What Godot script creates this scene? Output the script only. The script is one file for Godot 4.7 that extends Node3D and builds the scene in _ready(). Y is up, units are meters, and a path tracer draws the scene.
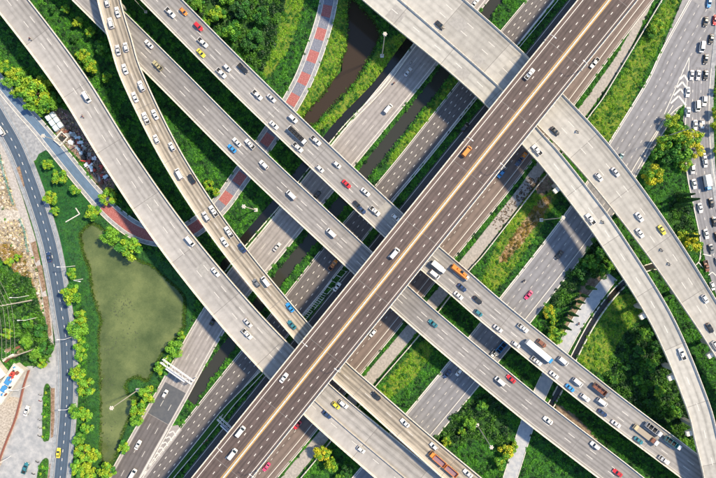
extends Node3D
# Aerial view of a motorway interchange, looking straight down from 260 m. Ground pixels of the survey are 0.45 m.
const EYE := 260.0
const STEP := 0.45
var rng := RandomNumberGenerator.new()
var noise := FastNoiseLite.new()
var mat := {}
var roads := {}
var taken := {}
var ledger := {}
const GX := -90
const GY := -90
const GW := 1790
const GH := 1310
var occ := PackedByteArray()      # half-pixel map: what covers the ground there
var zone := PackedByteArray()     # half-pixel map: what grows there

# ------------------------------------------------------------------ mesh building
class MB:
	var v := PackedVector3Array()
	var n := PackedVector3Array()
	var uv := PackedVector2Array()
	var c := PackedColorArray()
	var col := Color.WHITE
	func tri(a: Vector3, b: Vector3, d: Vector3, ua := Vector2.ZERO, ub := Vector2.ZERO, ud := Vector2.ZERO) -> void:
		var nn := (d - a).cross(b - a).normalized()
		v.append(a); v.append(b); v.append(d)
		n.append(nn); n.append(nn); n.append(nn)
		uv.append(ua); uv.append(ub); uv.append(ud)
		c.append(col); c.append(col); c.append(col)
	func quad(a: Vector3, b: Vector3, d: Vector3, e: Vector3) -> void:
		tri(a, b, d, Vector2(0, 0), Vector2(1, 0), Vector2(1, 1))
		tri(a, d, e, Vector2(0, 0), Vector2(1, 1), Vector2(0, 1))
	func box(at: Vector3, size: Vector3, t := Transform3D.IDENTITY, taper := 1.0) -> void:
		var h := size * 0.5
		var p := []
		for y in [-1, 1]:
			var k: float = taper if y > 0 else 1.0
			for q in [[-1, -1], [1, -1], [1, 1], [-1, 1]]:
				p.append(t * (at + Vector3(q[0] * h.x * k, y * h.y, q[1] * h.z * k)))
		quad(p[4], p[5], p[6], p[7]); quad(p[3], p[2], p[1], p[0])
		for i in 4:
			var j := (i + 1) % 4
			quad(p[i], p[j], p[j + 4], p[i + 4])
	func chamfered(at: Vector3, size: Vector3, e: float, t := Transform3D.IDENTITY) -> void:
		var h := size * 0.5
		var rings := []
		for lv in [[-h.y, e], [-h.y + e, 0.0], [h.y - e, 0.0], [h.y, e]]:
			var r := []
			var x: float = h.x - lv[1]
			var z: float = h.z - lv[1]
			for q in [[-x + e, -z], [x - e, -z], [x, -z + e], [x, z - e], [x - e, z], [-x + e, z], [-x, z - e], [-x, -z + e]]:
				r.append(t * (at + Vector3(q[0], lv[0], q[1])))
			rings.append(r)
		loft(rings, true)
	func loft(rings: Array, caps := true) -> void:
		for i in rings.size() - 1:
			var a: Array = rings[i]
			var b: Array = rings[i + 1]
			for k in a.size():
				var j := (k + 1) % a.size()
				quad(a[k], a[j], b[j], b[k])
		if caps:
			for r in [rings[0], rings[-1]]:
				for k in range(1, r.size() - 1):
					tri(r[0], r[k], r[k + 1])
	func tube(pts: Array, rad: Array, sides := 8) -> void:
		var rings := []
		for i in pts.size():
			var d: Vector3 = (pts[mini(i + 1, pts.size() - 1)] - pts[maxi(i - 1, 0)]).normalized()
			var s := d.cross(Vector3(0.31, 0.13, 0.94)).normalized()
			var u := d.cross(s)
			var r := []
			for k in sides:
				var an := TAU * k / sides
				r.append(pts[i] + (s * cos(an) + u * sin(an)) * rad[i])
			rings.append(r)
		loft(rings)
	func mesh(m: Material) -> ArrayMesh:
		var arr := []
		arr.resize(Mesh.ARRAY_MAX)
		arr[Mesh.ARRAY_VERTEX] = v
		arr[Mesh.ARRAY_NORMAL] = n
		arr[Mesh.ARRAY_TEX_UV] = uv
		arr[Mesh.ARRAY_COLOR] = c
		var am := ArrayMesh.new()
		am.add_surface_from_arrays(Mesh.PRIMITIVE_TRIANGLES, arr)
		am.surface_set_material(0, m)
		return am

func put(called: String, b: MB, m: Material, parent: Node3D = self) -> MeshInstance3D:
	return put_mesh(called, b.mesh(m), parent)

func put_mesh(called: String, am: Mesh, parent: Node3D = self) -> MeshInstance3D:
	var o := MeshInstance3D.new()
	o.mesh = am
	o.name = numbered(called) if parent == self else called
	parent.add_child(o, true)
	return o

func numbered(called: String) -> String:
	var k: int = taken.get(called, 0)
	taken[called] = k + 1
	return called if k == 0 else "%s_%03d" % [called, k]

func thing(called: String, label: String, category: String, at := Vector3.ZERO, group := "") -> Node3D:
	var o := Node3D.new()
	o.name = numbered(called)
	add_child(o)
	o.position = at
	tag(o, label, category, group)
	return o

func tag(o: Node, label: String, category: String, group := "") -> void:
	o.set_meta("label", label)
	o.set_meta("category", category)
	if group:
		o.set_meta("group", group)

func structure(o: Node) -> Node:
	o.set_meta("kind", "structure")
	return o

func stuff(o: Node) -> Node:
	o.set_meta("kind", "stuff")
	return o

# things that look alike get labels that count them from the top of the picture
func enter(o: Node, what: String, where: String, y: float) -> void:
	var key := what + "|" + where
	if not ledger.has(key):
		ledger[key] = []
	ledger[key].append([y, o, what, where])

func write_labels() -> void:
	var word := ["first", "second", "third", "fourth", "fifth", "sixth", "seventh", "eighth", "ninth", "tenth", "eleventh", "twelfth", "thirteenth", "fourteenth", "fifteenth", "sixteenth", "seventeenth", "eighteenth", "nineteenth", "twentieth"]
	for key in ledger:
		var l: Array = ledger[key]
		l.sort_custom(func(a, b): return a[0] < b[0])
		for i in l.size():
			var e: Array = l[i]
			var s: String
			if l.size() == 1:
				s = "%s %s" % [e[2], e[3]]
			elif i == l.size() - 1 and i > 1:
				s = "lowest %s %s" % [e[2], e[3]]
			else:
				s = "%s %s from the top %s" % [word[i] if i < 20 else "no. %d" % (i + 1), e[2], e[3]]
			e[1].set_meta("label", s)

# ------------------------------------------------------------------ survey
func at(px: float, py: float, h := 0.0) -> Vector3:
	var k := STEP * (EYE - h) / EYE
	return Vector3((px - 358.0) * k, h, (py - 239.0) * k)

func ground_px(p: Vector3) -> Vector2:
	return Vector2(p.x / STEP + 358.0, p.z / STEP + 239.0)

func fill(grid: PackedByteArray, poly: PackedVector2Array, value: int) -> void:
	var lo := 1e9
	var hi := -1e9
	for p in poly:
		lo = minf(lo, p.y); hi = maxf(hi, p.y)
	var j0 := maxi(0, int(ceil((lo - GY) * 2)))
	var j1 := mini(GH - 1, int(floor((hi - GY) * 2)))
	for j in range(j0, j1 + 1):
		var y := j * 0.5 + GY
		var xs := []
		for k in poly.size():
			var a := poly[k]
			var b := poly[(k + 1) % poly.size()]
			if (a.y <= y) != (b.y <= y):
				xs.append(a.x + (y - a.y) / (b.y - a.y) * (b.x - a.x))
		xs.sort()
		for k in range(0, xs.size() - 1, 2):
			var i0 := maxi(0, int(ceil((xs[k] - GX) * 2)))
			var i1 := mini(GW - 1, int(floor((xs[k + 1] - GX) * 2)))
			for i in range(i0, i1 + 1):
				grid[j * GW + i] = value

func look(grid: PackedByteArray, p: Vector2) -> int:
	var i := int(round((p.x - GX) * 2))
	var j := int(round((p.y - GY) * 2))
	if i < 0 or j < 0 or i >= GW or j >= GH:
		return 255
	return grid[j * GW + i]

func poly(flat: Array) -> PackedVector2Array:
	var r := PackedVector2Array()
	for i in range(0, flat.size(), 2):
		r.append(Vector2(flat[i], flat[i + 1]))
	return r

func rounded(p: PackedVector2Array) -> PackedVector2Array:
	var r := PackedVector2Array()
	for i in p.size():
		var a := p[(i - 1 + p.size()) % p.size()]
		var b := p[i]
		var c := p[(i + 1) % p.size()]
		var d := p[(i + 2) % p.size()]
		for k in 4:
			r.append(b.cubic_interpolate(c, a, d, k / 4.0))
	return r

# a road or deck: points [x, y, width] in survey pixels at height h
func path(called: String, pts: Array, h: float) -> void:
	var P := []
	var wd := []
	var n := pts.size()
	for i in n - 1:
		var p0: Array = pts[maxi(i - 1, 0)]
		var p1: Array = pts[i]
		var p2: Array = pts[i + 1]
		var p3: Array = pts[mini(i + 2, n - 1)]
		var steps := maxi(2, int(Vector2(p1[0], p1[1]).distance_to(Vector2(p2[0], p2[1])) / 5.0))
		for k in steps + (1 if i == n - 2 else 0):
			var t := float(k) / steps
			P.append(at(cubic_interpolate(p1[0], p2[0], p0[0], p3[0], t), cubic_interpolate(p1[1], p2[1], p0[1], p3[1], t), h))
			wd.append(lerpf(p1[2], p2[2], t) * 0.5 * STEP * (EYE - h) / EYE)
	var s := [0.0]
	var R := []
	for i in P.size():
		if i:
			s.append(s[i - 1] + P[i].distance_to(P[i - 1]))
		var d: Vector3 = (P[mini(i + 1, P.size() - 1)] - P[maxi(i - 1, 0)]).normalized()
		R.append(d.cross(Vector3.UP).normalized())
	roads[called] = {"P": P, "R": R, "w": wd, "s": s, "len": s[-1], "h": h}

func spot(r: Dictionary, s: float) -> Array:
	var S: Array = r.s
	s = clampf(s, 0.0, r.len)
	var i := clampi(S.bsearch(s) - 1, 0, S.size() - 2)
	var t: float = (s - S[i]) / maxf(S[i + 1] - S[i], 1e-6)
	return [r.P[i].lerp(r.P[i + 1], t), r.R[i].lerp(r.R[i + 1], t).normalized(), lerpf(r.w[i], r.w[i + 1], t)]

func stations(r: Dictionary, s0: float, s1: float) -> Array:
	var out := [spot(r, s0) + [s0]]
	for i in r.s.size():
		if r.s[i] > s0 + 0.05 and r.s[i] < s1 - 0.05:
			out.append([r.P[i], r.R[i], r.w[i], r.s[i]])
	out.append(spot(r, s1) + [s1])
	return out

# section points [f, c, y]: f half-widths plus c metres to the right, y above the surface
func sweep(b: MB, r: Dictionary, s0: float, s1: float, sec: Array, closed := true) -> void:
	var st := stations(r, s0, s1)
	var rings := []
	var us := []
	for e in st:
		var ring := []
		var ur := []
		for q in sec:
			var lat: float = q[0] * e[2] + q[1]
			ring.append(e[0] + e[1] * lat + Vector3(0, q[2], 0))
			ur.append(Vector2((lat / e[2] + 1.0) * 0.5, e[3] / 200.0))
		rings.append(ring); us.append(ur)
	var m := sec.size() if closed else sec.size() - 1
	for i in rings.size() - 1:
		for k in m:
			var j := (k + 1) % sec.size()
			b.tri(rings[i][k], rings[i][j], rings[i + 1][j], us[i][k], us[i][j], us[i + 1][j])
			b.tri(rings[i][k], rings[i + 1][j], rings[i + 1][k], us[i][k], us[i + 1][j], us[i + 1][k])
	if closed:
		for ring in [rings[0], rings[-1]]:
			for k in range(1, ring.size() - 1):
				b.tri(ring[0], ring[k], ring[k + 1])

func cover(r: Dictionary, value: int, grow := 0.0) -> void:
	for i in r.P.size() - 1:
		var q := PackedVector2Array()
		for e in [[i, 1], [i + 1, 1], [i + 1, -1], [i, -1]]:
			q.append(ground_px(r.P[e[0]] + r.R[e[0]] * (r.w[e[0]] + grow) * e[1]))
		fill(occ, q, value)

func paint_line(b: MB, r: Dictionary, f: float, c: float, wide: float, dash := 0.0, gap := 0.0, s0 := 0.0, s1 := 1e9, y := 0.012) -> void:
	s1 = minf(s1, r.len)
	var sec := [[f, c - wide * 0.5, y], [f, c + wide * 0.5, y]]
	if dash == 0.0:
		sweep(b, r, s0, s1, sec, false)
		return
	var s := s0
	while s + dash < s1:
		sweep(b, r, s, s + dash, sec, false)
		s += dash + gap

func slab(called: String, p: PackedVector2Array, top: float, m: Material, bottom := -0.4, parent: Node3D = self) -> MeshInstance3D:
	var b := MB.new()
	if Geometry2D.is_polygon_clockwise(p):
		p.reverse()
	var idx := Geometry2D.triangulate_polygon(p)
	for k in range(0, idx.size(), 3):
		var q := []
		for j in 3:
			q.append(at(p[idx[k + j]].x, p[idx[k + j]].y) + Vector3(0, top, 0))
		b.tri(q[0], q[1], q[2], ground_uv(q[0]), ground_uv(q[1]), ground_uv(q[2]))
	for k in p.size():
		var a := at(p[k].x, p[k].y)
		var d := at(p[(k + 1) % p.size()].x, p[(k + 1) % p.size()].y)
		b.quad(a + Vector3(0, top, 0), a + Vector3(0, bottom, 0), d + Vector3(0, bottom, 0), d + Vector3(0, top, 0))
	return put(called, b, m, parent)

func ground_uv(p: Vector3) -> Vector2:
	return Vector2(p.x, p.z) / 40.0

# ------------------------------------------------------------------ materials
func lin(r: float, g: float, b: float) -> Color:
	return Color(r, g, b).linear_to_srgb()

func plain(key: String, c: Color, rough := 0.85, metal := 0.0, coat := 0.0) -> StandardMaterial3D:
	if mat.has(key):
		return mat[key]
	var m := StandardMaterial3D.new()
	m.resource_name = key
	m.albedo_color = c
	m.roughness = rough
	m.metallic = metal
	m.cull_mode = BaseMaterial3D.CULL_DISABLED
	if coat > 0.0:
		m.clearcoat_enabled = true
		m.clearcoat = coat
		m.clearcoat_roughness = 0.08
	mat[key] = m
	return m

# carriageway: long streaks of rubber in the wheel tracks, oil along the lane middles, blotches and grain; u runs across, v along 200 m
func road_mat(key: String, base: Vector3, tracks: Array, strength: float, blotch: float, sd: int, grain := 0.05) -> StandardMaterial3D:
	var W := 192
	var Hh := 1024
	var data := PackedByteArray()
	data.resize(W * Hh * 3)
	noise.seed = sd
	noise.noise_type = FastNoiseLite.TYPE_SIMPLEX
	noise.fractal_octaves = 3
	noise.frequency = 1.0
	var prof := PackedFloat32Array()
	for i in W:
		var f := (i + 0.5) / W * 2.0 - 1.0
		var d := 0.0
		for t in tracks:
			d = maxf(d, exp(-pow((f - t[0]) / t[1], 2.0)) * t[2])
		prof.append(d)
	var r2 := RandomNumberGenerator.new()
	r2.seed = sd
	for j in Hh:
		var v := float(j) / Hh
		var cx := cos(v * TAU) * 6.0
		var cy := sin(v * TAU) * 6.0
		for i in W:
			var u := float(i) / W
			var streak := 0.72 + 0.55 * noise.get_noise_3d(u * 34.0, cx * 0.45, cy * 0.45)
			var bl := noise.get_noise_3d(u * 2.6 + 40.0, cx * 1.5, cy * 1.5)
			var fine := noise.get_noise_3d(u * 60.0 + 90.0, cx * 9.0, cy * 9.0)
			var k := (1.0 - strength * prof[i] * clampf(streak, 0.0, 1.3)) * (1.0 + blotch * bl + blotch * 0.5 * fine) + (r2.randf() - 0.5) * grain
			var o := (j * W + i) * 3
			for q in 3:
				data[o + q] = int(clampf(pow(clampf(base[q] * k, 0.0, 1.0), 1.0 / 2.2), 0.0, 1.0) * 255.0)
	var im := Image.create_from_data(W, Hh, false, Image.FORMAT_RGB8, data)
	var m := plain(key, Color.WHITE, 0.82)
	m.albedo_texture = ImageTexture.create_from_image(im)
	return m

# mottled matter for paving, soil, concrete: two scales of noise over world space
func mottled(key: String, dark: Color, light: Color, metres: float, sd: int, rough := 0.9, relief := 0.0) -> StandardMaterial3D:
	var m := plain(key, Color.WHITE, rough)
	var im := Image.create(512, 512, false, Image.FORMAT_RGB8)
	var n1 := FastNoiseLite.new()
	n1.seed = sd
	n1.frequency = 0.012
	n1.fractal_octaves = 5
	n1.fractal_gain = 0.62
	var s := n1.get_seamless_image(512, 512)
	var r2 := RandomNumberGenerator.new()
	r2.seed = sd
	for y in 512:
		for x in 512:
			var t := clampf((s.get_pixel(x, y).r - 0.5) * 1.5 + 0.5 + (r2.randf() - 0.5) * 0.32, 0.0, 1.0)
			im.set_pixel(x, y, dark.lerp(light, t))
	m.albedo_texture = ImageTexture.create_from_image(im)
	m.uv1_triplanar = true
	m.uv1_world_triplanar = true
	m.uv1_scale = Vector3.ONE / metres
	if relief > 0.0:
		m.heightmap_enabled = true
		m.heightmap_texture = m.albedo_texture
		m.heightmap_scale = relief
	return m

func leafy(key: String, back: Color) -> StandardMaterial3D:
	var m := plain(key, Color.WHITE, 0.6)
	m.vertex_color_use_as_albedo = true
	m.backlight_enabled = true
	m.backlight = back
	return m

# ------------------------------------------------------------------ the scene
func _ready() -> void:
	var cam := Camera3D.new()
	cam.name = "camera"
	cam.fov = rad_to_deg(2.0 * atan(478.0 * STEP * 0.5 / EYE))
	cam.position = Vector3(0, EYE, 0)
	cam.rotation_degrees = Vector3(-90, 0, 0)
	cam.near = 1.0
	cam.far = 6000.0
	add_child(cam)
	var env := Environment.new()
	env.background_mode = Environment.BG_SKY
	var sky_mat := ProceduralSkyMaterial.new()
	sky_mat.sky_top_color = Color(0.50, 0.63, 0.82)
	sky_mat.sky_horizon_color = Color(0.83, 0.85, 0.86)
	sky_mat.ground_horizon_color = Color(0.55, 0.56, 0.55)
	sky_mat.ground_bottom_color = Color(0.25, 0.27, 0.22)
	sky_mat.sky_curve = 0.2
	sky_mat.sky_energy_multiplier = 0.92
	var sky := Sky.new()
	sky.sky_material = sky_mat
	env.sky = sky
	env.tonemap_mode = Environment.TONE_MAPPER_LINEAR
	env.tonemap_exposure = 1.62
	env.sdfgi_enabled = true
	env.ssao_enabled = true
	env.ssil_enabled = true
	var world := WorldEnvironment.new()
	world.name = "world"
	world.environment = env
	add_child(world)
	var sun := DirectionalLight3D.new()
	sun.name = "sun"
	sun.light_color = Color(1.0, 0.915, 0.785)
	sun.light_energy = 1.35
	sun.light_angular_distance = 4.0
	sun.shadow_enabled = true
	var throw := Vector3(-0.92, -1.28, 0.40).normalized()   # the way the light travels: shadows fall to the west-south-west
	sun.look_at_from_position(Vector3.ZERO, throw, Vector3.UP)
	add_child(sun)

	rng.seed = 7
	occ.resize(GW * GH)
	zone.resize(GW * GH)
	make_materials()
	lay_paths()
	lay_ground()
	lay_roads()
	build_decks()
	build_yards()
	plant()
	furnish()
	drive()
	write_labels()

func make_materials() -> void:
	var two := [[0.22, 0.1, 1.0], [0.62, 0.12, 0.8], [-0.22, 0.1, 0.9], [-0.6, 0.12, 1.0]]
	var three := [[-0.68, 0.07, 0.9], [-0.45, 0.06, 0.8], [-0.12, 0.07, 1.0], [0.12, 0.06, 0.9], [0.45, 0.06, 0.8], [0.68, 0.07, 1.0]]
	var three2 := [[-0.74, 0.09, 1.0], [-0.48, 0.08, 0.8], [-0.14, 0.07, 0.9], [0.1, 0.07, 0.8], [0.42, 0.07, 0.7], [0.62, 0.06, 0.6], [-0.92, 0.07, 0.7]]
	var two2 := [[-0.56, 0.15, 1.0], [-0.24, 0.12, 0.85], [0.2, 0.14, 1.0], [0.5, 0.1, 0.7], [-0.84, 0.08, 0.9]]
	var h1 := [[-0.72, 0.06, 0.9], [-0.6, 0.05, 1.0], [-0.36, 0.05, 1.0], [-0.22, 0.05, 0.8], [0.16, 0.05, 1.0], [0.28, 0.05, 1.0], [0.5, 0.06, 0.9], [0.65, 0.06, 1.0]]
	road_mat("deck_brown", Vector3(0.12, 0.09, 0.084), h1, 0.55, 0.2, 11)
	road_mat("deck_lower", Vector3(0.265, 0.26, 0.258), three2, 0.5, 0.16, 12)
	road_mat("deck_upper", Vector3(0.31, 0.306, 0.302), three2, 0.48, 0.16, 13)
	road_mat("deck_narrow", Vector3(0.44, 0.395, 0.32), two2, 0.78, 0.16, 14)
	road_mat("deck_left", Vector3(0.375, 0.368, 0.355), [[-0.62, 0.13, 1.0], [-0.28, 0.1, 0.85], [0.05, 0.09, 0.6], [0.35, 0.09, 0.4], [-0.87, 0.08, 0.8]], 0.52, 0.17, 15)
	road_mat("deck_broad", Vector3(0.4, 0.395, 0.37), [[-0.78, 0.1, 1.0], [-0.55, 0.1, 0.9], [-0.35, 0.07, 0.5], [0.0, 0.08, 0.45], [0.3, 0.08, 0.4], [0.6, 0.08, 0.35]], 0.44, 0.17, 16)
	road_mat("deck_curve", Vector3(0.42, 0.42, 0.395), [[-0.3, 0.13, 1.0], [0.32, 0.1, 0.7]], 0.4, 0.17, 17)
	road_mat("ground_pale", Vector3(0.3, 0.285, 0.28), three, 0.34, 0.18, 18)
	road_mat("ground_grey", Vector3(0.125, 0.116, 0.118), three, 0.34, 0.16, 19)
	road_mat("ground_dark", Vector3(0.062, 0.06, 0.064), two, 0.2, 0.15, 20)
	road_mat("ground_brown", Vector3(0.175, 0.137, 0.122), three, 0.42, 0.16, 21)
	road_mat("ground_blue", Vector3(0.215, 0.222, 0.245), three, 0.36, 0.14, 22)
	road_mat("ground_slate", Vector3(0.06, 0.098, 0.15), two, 0.3, 0.14, 23)
	road_mat("cycle_way", Vector3(0.1, 0.17, 0.26), two, 0.1, 0.16, 24)
	mottled("junction", lin(0.22, 0.225, 0.235), lin(0.29, 0.29, 0.295), 22, 31)
	mottled("parapet", lin(0.5, 0.46, 0.38), lin(0.86, 0.81, 0.71), 7, 32)
	mottled("girder", lin(0.36, 0.34, 0.3), lin(0.52, 0.5, 0.45), 11, 33)
	mottled("paving", lin(0.2, 0.215, 0.235), lin(0.35, 0.365, 0.38), 14, 34)
	mottled("kerb", lin(0.5, 0.48, 0.44), lin(0.7, 0.68, 0.63), 6, 35)
	mottled("soil", lin(0.14, 0.085, 0.05), lin(0.34, 0.25, 0.18), 8, 36, 0.95, 6.0)
	mottled("path_grey", lin(0.26, 0.25, 0.235), lin(0.4, 0.375, 0.35), 9, 37)
	mottled("lot", lin(0.26, 0.28, 0.3), lin(0.4, 0.41, 0.415), 26, 38)
	mottled("gravel", lin(0.26, 0.23, 0.19), lin(0.5, 0.46, 0.4), 7, 39, 0.95, 5.0)
	mottled("red_paint", lin(0.26, 0.075, 0.07), lin(0.43, 0.18, 0.17), 5, 40)
	mottled("blue_paint", lin(0.12, 0.14, 0.19), lin(0.24, 0.25, 0.3), 5, 41)
	mottled("wall_white", lin(0.5, 0.47, 0.4), lin(0.76, 0.73, 0.66), 5, 42)
	mottled("wall_red", lin(0.25, 0.1, 0.08), lin(0.42, 0.2, 0.16), 5, 43)
	mottled("roof_cream", lin(0.6, 0.55, 0.46), lin(0.76, 0.72, 0.64), 9, 44)
	mottled("stone", lin(0.36, 0.32, 0.26), lin(0.72, 0.68, 0.62), 2.5, 45)
	mottled("patch", lin(0.27, 0.268, 0.255), lin(0.34, 0.335, 0.32), 11, 46)
	mottled("patch_dark", lin(0.075, 0.085, 0.1), lin(0.1, 0.108, 0.12), 19, 47)
	mottled("bark", lin(0.08, 0.055, 0.035), lin(0.2, 0.15, 0.1), 1.5, 48)
	var g := mottled("turf", lin(0.55, 0.55, 0.55), lin(1, 1, 1), 6, 49, 0.95, 8.0)
	g.vertex_color_use_as_albedo = true
	plain("line_white", lin(0.62, 0.61, 0.57), 0.7)
	plain("line_faint", lin(0.5, 0.49, 0.46), 0.8)
	plain("line_orange", lin(0.6, 0.36, 0.08), 0.7)
	plain("joint", lin(0.16, 0.155, 0.15))
	plain("steel", lin(0.55, 0.57, 0.58), 0.4, 0.6)
	plain("white_steel", lin(0.78, 0.79, 0.79), 0.45)
	plain("tyre", lin(0.02, 0.02, 0.02), 0.8)
	plain("glass", lin(0.012, 0.022, 0.03), 0.06, 0.0, 0.5)
	plain("lamp_clear", lin(0.75, 0.76, 0.74), 0.2)
	plain("lamp_red", lin(0.45, 0.02, 0.02), 0.3)
	plain("chassis", lin(0.03, 0.03, 0.03), 0.7)
	plain("bed_liner", lin(0.02, 0.022, 0.025), 0.8)
	plain("sign_blue", lin(0.02, 0.1, 0.3), 0.5)
	plain("wire", lin(0.35, 0.33, 0.3), 0.6)
	plain("pole_concrete", lin(0.46, 0.43, 0.37), 0.8)
	plain("fence_green", lin(0.03, 0.3, 0.24), 0.6)
	plain("tarp_blue", lin(0.05, 0.24, 0.5), 0.6)
	plain("tarp_red", lin(0.45, 0.06, 0.04), 0.6)
	plain("tank", lin(0.62, 0.72, 0.76), 0.5)
	plain("rust", lin(0.2, 0.07, 0.045), 0.8)
	plain("skin", lin(0.4, 0.24, 0.16), 0.6)
	var pond := mottled("pond_water", lin(0.06, 0.09, 0.034), lin(0.145, 0.18, 0.07), 150, 71, 0.09)
	pond.metallic_specular = 0.35
	var ditch := plain("dark_water", lin(0.042, 0.031, 0.022), 0.1)
	ditch.metallic_specular = 0.3
	var can := plain("canal_water", lin(0.036, 0.038, 0.032), 0.12)
	can.metallic_specular = 0.35
	leafy("leaf", lin(0.03, 0.07, 0.012))
	leafy("grass_blade", lin(0.02, 0.05, 0.01))

func lay_paths() -> void:
	path("top", [[659.7, -65, 47.5], [607.4, 0, 47.5], [510.4, 120, 47.5], [413.6, 240, 47.5], [316.7, 360, 47.5], [222.3, 477, 47.5], [172.2, 539, 47.5]], 25.0)
	path("lower", [[27, -65, 29], [92.5, 0, 29], [173.2, 80, 29], [253.2, 160, 29.3], [338.5, 240, 29.3], [425.5, 320, 28.6], [518.5, 398, 29], [572, 440, 29], [624, 480, 29], [705, 545, 29]], 10.0)
	path("upper", [[98, -65, 30], [161.5, 0, 30.5], [241, 80, 30.5], [324, 160, 30.3], [409.5, 240, 30.3], [458, 282, 30], [502, 320, 29.8], [601.5, 400, 29.8], [677, 457, 29.7], [705, 478, 29.7], [792, 545, 30]], 10.0)
	path("narrow", [[97, -65, 22], [109.5, 0, 22.5], [121, 40, 22.3], [134, 80, 22.3], [174, 160, 21.3], [227, 240, 21.3], [292, 320, 21.3], [332, 363, 22], [373, 400, 22.5], [418, 440, 23.5], [461, 477, 25.5], [530, 535, 27]], 17.0)
	path("left", [[-45, -65, 31], [9.5, 0, 31.5], [70, 80, 31.5], [120, 160, 32.3], [175.5, 240, 34.5], [241, 320, 37.5], [298, 380, 39.5], [334.6, 415, 41], [408, 477, 44], [480, 537, 46]], 13.0)
	path("broad", [[358, -65, 43], [432, 0, 42.6], [500, 60, 42], [536, 96, 40.5], [596, 160, 38.5], [657, 240, 34.8], [709.5, 320, 30.5], [734, 360, 30], [775, 430, 30]], 17.06)
	path("curve", [[307, -65, 25], [381, 0, 25], [452, 60, 22.5], [496, 100, 22.6], [537, 145, 22.6], [550.5, 160, 22.7], [582, 200, 23], [611, 240, 23.2], [661, 320, 22.8], [695, 400, 23], [706, 440, 23.5], [715, 477, 24], [728, 545, 24]], 17.0)
	# on the ground, from the north-east end to the south-west end
	path("canal_road", [[520, -65, 30], [469, 0, 30], [405, 80, 30.5], [339, 160, 30.5], [276, 238, 30], [237, 286, 29.5], [211, 325, 29], [192, 358, 29], [169, 400, 29.5], [134, 462, 30], [100, 525, 31]], 0.0)
	path("chevron_road", [[594, -65, 21], [540.5, 0, 21], [473.5, 82, 22.5], [411.5, 160, 22.5], [379, 200, 23.5], [339, 249, 26.5], [304, 294, 27], [264, 344, 26], [220, 398, 25], [157, 477, 24], [110, 535, 24]], 0.0)
	path("under_road", [[636, -65, 26], [585, 0, 27], [507, 97, 27], [455, 160, 27], [378, 256, 27], [345, 296, 27], [259, 402, 25], [196, 480, 25], [150, 537, 25]], 0.0)
	path("brown_road", [[683, -65, 36], [630, 0, 36], [572, 77, 36], [510, 160, 36], [457, 226, 36], [431, 258, 36], [380, 322, 36], [337, 374.5, 36], [295, 428, 36], [254, 477, 36], [205, 537, 36]], 0.0)
	path("right_road", [[708, 10, 42], [680, 60, 41], [664, 92, 40], [626, 153, 39], [603, 193, 38.5], [570, 240, 38], [519, 305, 38], [474, 361, 37], [442, 400, 37], [396, 455, 37], [340, 522, 37]], 0.0)
	path("jam_road", [[714, -65, 30], [708, -10, 29], [699, 58, 25], [696, 110, 24], [699, 165, 25], [709, 220, 26], [725, 280, 27], [750, 345, 27]], 0.0)
	path("left_road", [[-50, 40, 14.5], [-20, 87, 14.5], [0, 119, 14.5], [21.5, 160, 14.5], [48.7, 240, 14.8], [63.5, 320, 14.5], [67, 350, 14.5], [67.3, 398, 14.3], [60.5, 477, 14], [52, 540, 14]], 0.0)
	path("service_lane", [[612, 276, 11], [600, 291, 11.5], [588, 307, 12], [576, 325, 12], [562, 350, 12], [545, 382, 12.5], [528, 422, 13], [515, 462, 13], [503, 500, 13]], 0.0)
	path("promenade", [[-40, 35, 13], [-18, 62, 13], [0, 83, 13], [21.8, 108.5, 13.5], [40, 128.6, 14], [62, 155.5, 15], [84, 182.5, 15], [103, 204, 16], [118, 218, 17], [135, 230, 17.5], [154, 236.5, 17.5], [174, 237, 17.5], [190, 230.5, 17.5], [204, 220.5, 17.5], [222, 203, 17.5], [240, 178, 17.5], [262, 147.5, 17.5], [282, 118, 17.5], [302, 83, 17.5], [314.5, 52, 17.5], [323.5, 24, 17], [329, 0, 16.5], [338, -50, 16]], 0.0)
	path("old_path", [[668, -40, 6], [650, 0, 6], [623, 53, 9], [606, 79, 10], [580, 115, 10], [538, 170, 11], [523, 191, 11], [488, 236, 12], [462, 268, 12], [411, 330, 12], [368, 381, 12], [330, 428, 12], [291, 475, 12], [250, 527, 12]], 0.0)
	path("drain", [[672, 268, 5], [658, 266, 5], [645, 268.5, 5], [630, 278, 5], [615, 292, 5], [600, 311, 5], [588, 330, 5], [574, 357, 5], [560, 388, 5], [548, 410, 5]], 0.0)
	path("ditch", [[440, 5, 9], [410, 40, 9], [377, 84, 9], [343, 119, 9], [327, 138, 9], [300, 171, 9], [278, 200, 9], [246, 237, 9], [226, 262, 9], [200, 299, 8]], 0.0)

const WALL := [700, -65, 661, 0, 613, 80, 600, 101, 587, 118, 546, 175, 535, 188, 495, 239, 480, 258, 469, 270, 449, 297, 418, 336, 375, 386, 316, 459, 301, 477, 260, 527]
const POND := [88, 225, 80, 234, 81, 245, 84, 257, 89, 270, 91, 287, 95, 304, 100, 320, 98, 337, 99, 370, 100, 400, 100, 431, 100, 453, 106, 468, 116, 456, 123, 432, 131, 414, 137, 399, 130, 397, 126, 388, 129, 380, 138, 378, 147, 381, 154, 368, 163, 353, 172, 342, 184, 327, 184, 319, 185, 307, 184, 297, 178, 289, 165, 278, 153, 267, 138, 260, 122, 253, 112, 240, 102, 229, 95, 224]
const POOL := [349, 0, 347, 42, 335, 74, 322, 95, 303, 117, 312, 126, 331, 107, 346, 92, 357, 80, 368, 60, 380, 36, 375, 22, 363, 9]

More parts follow.
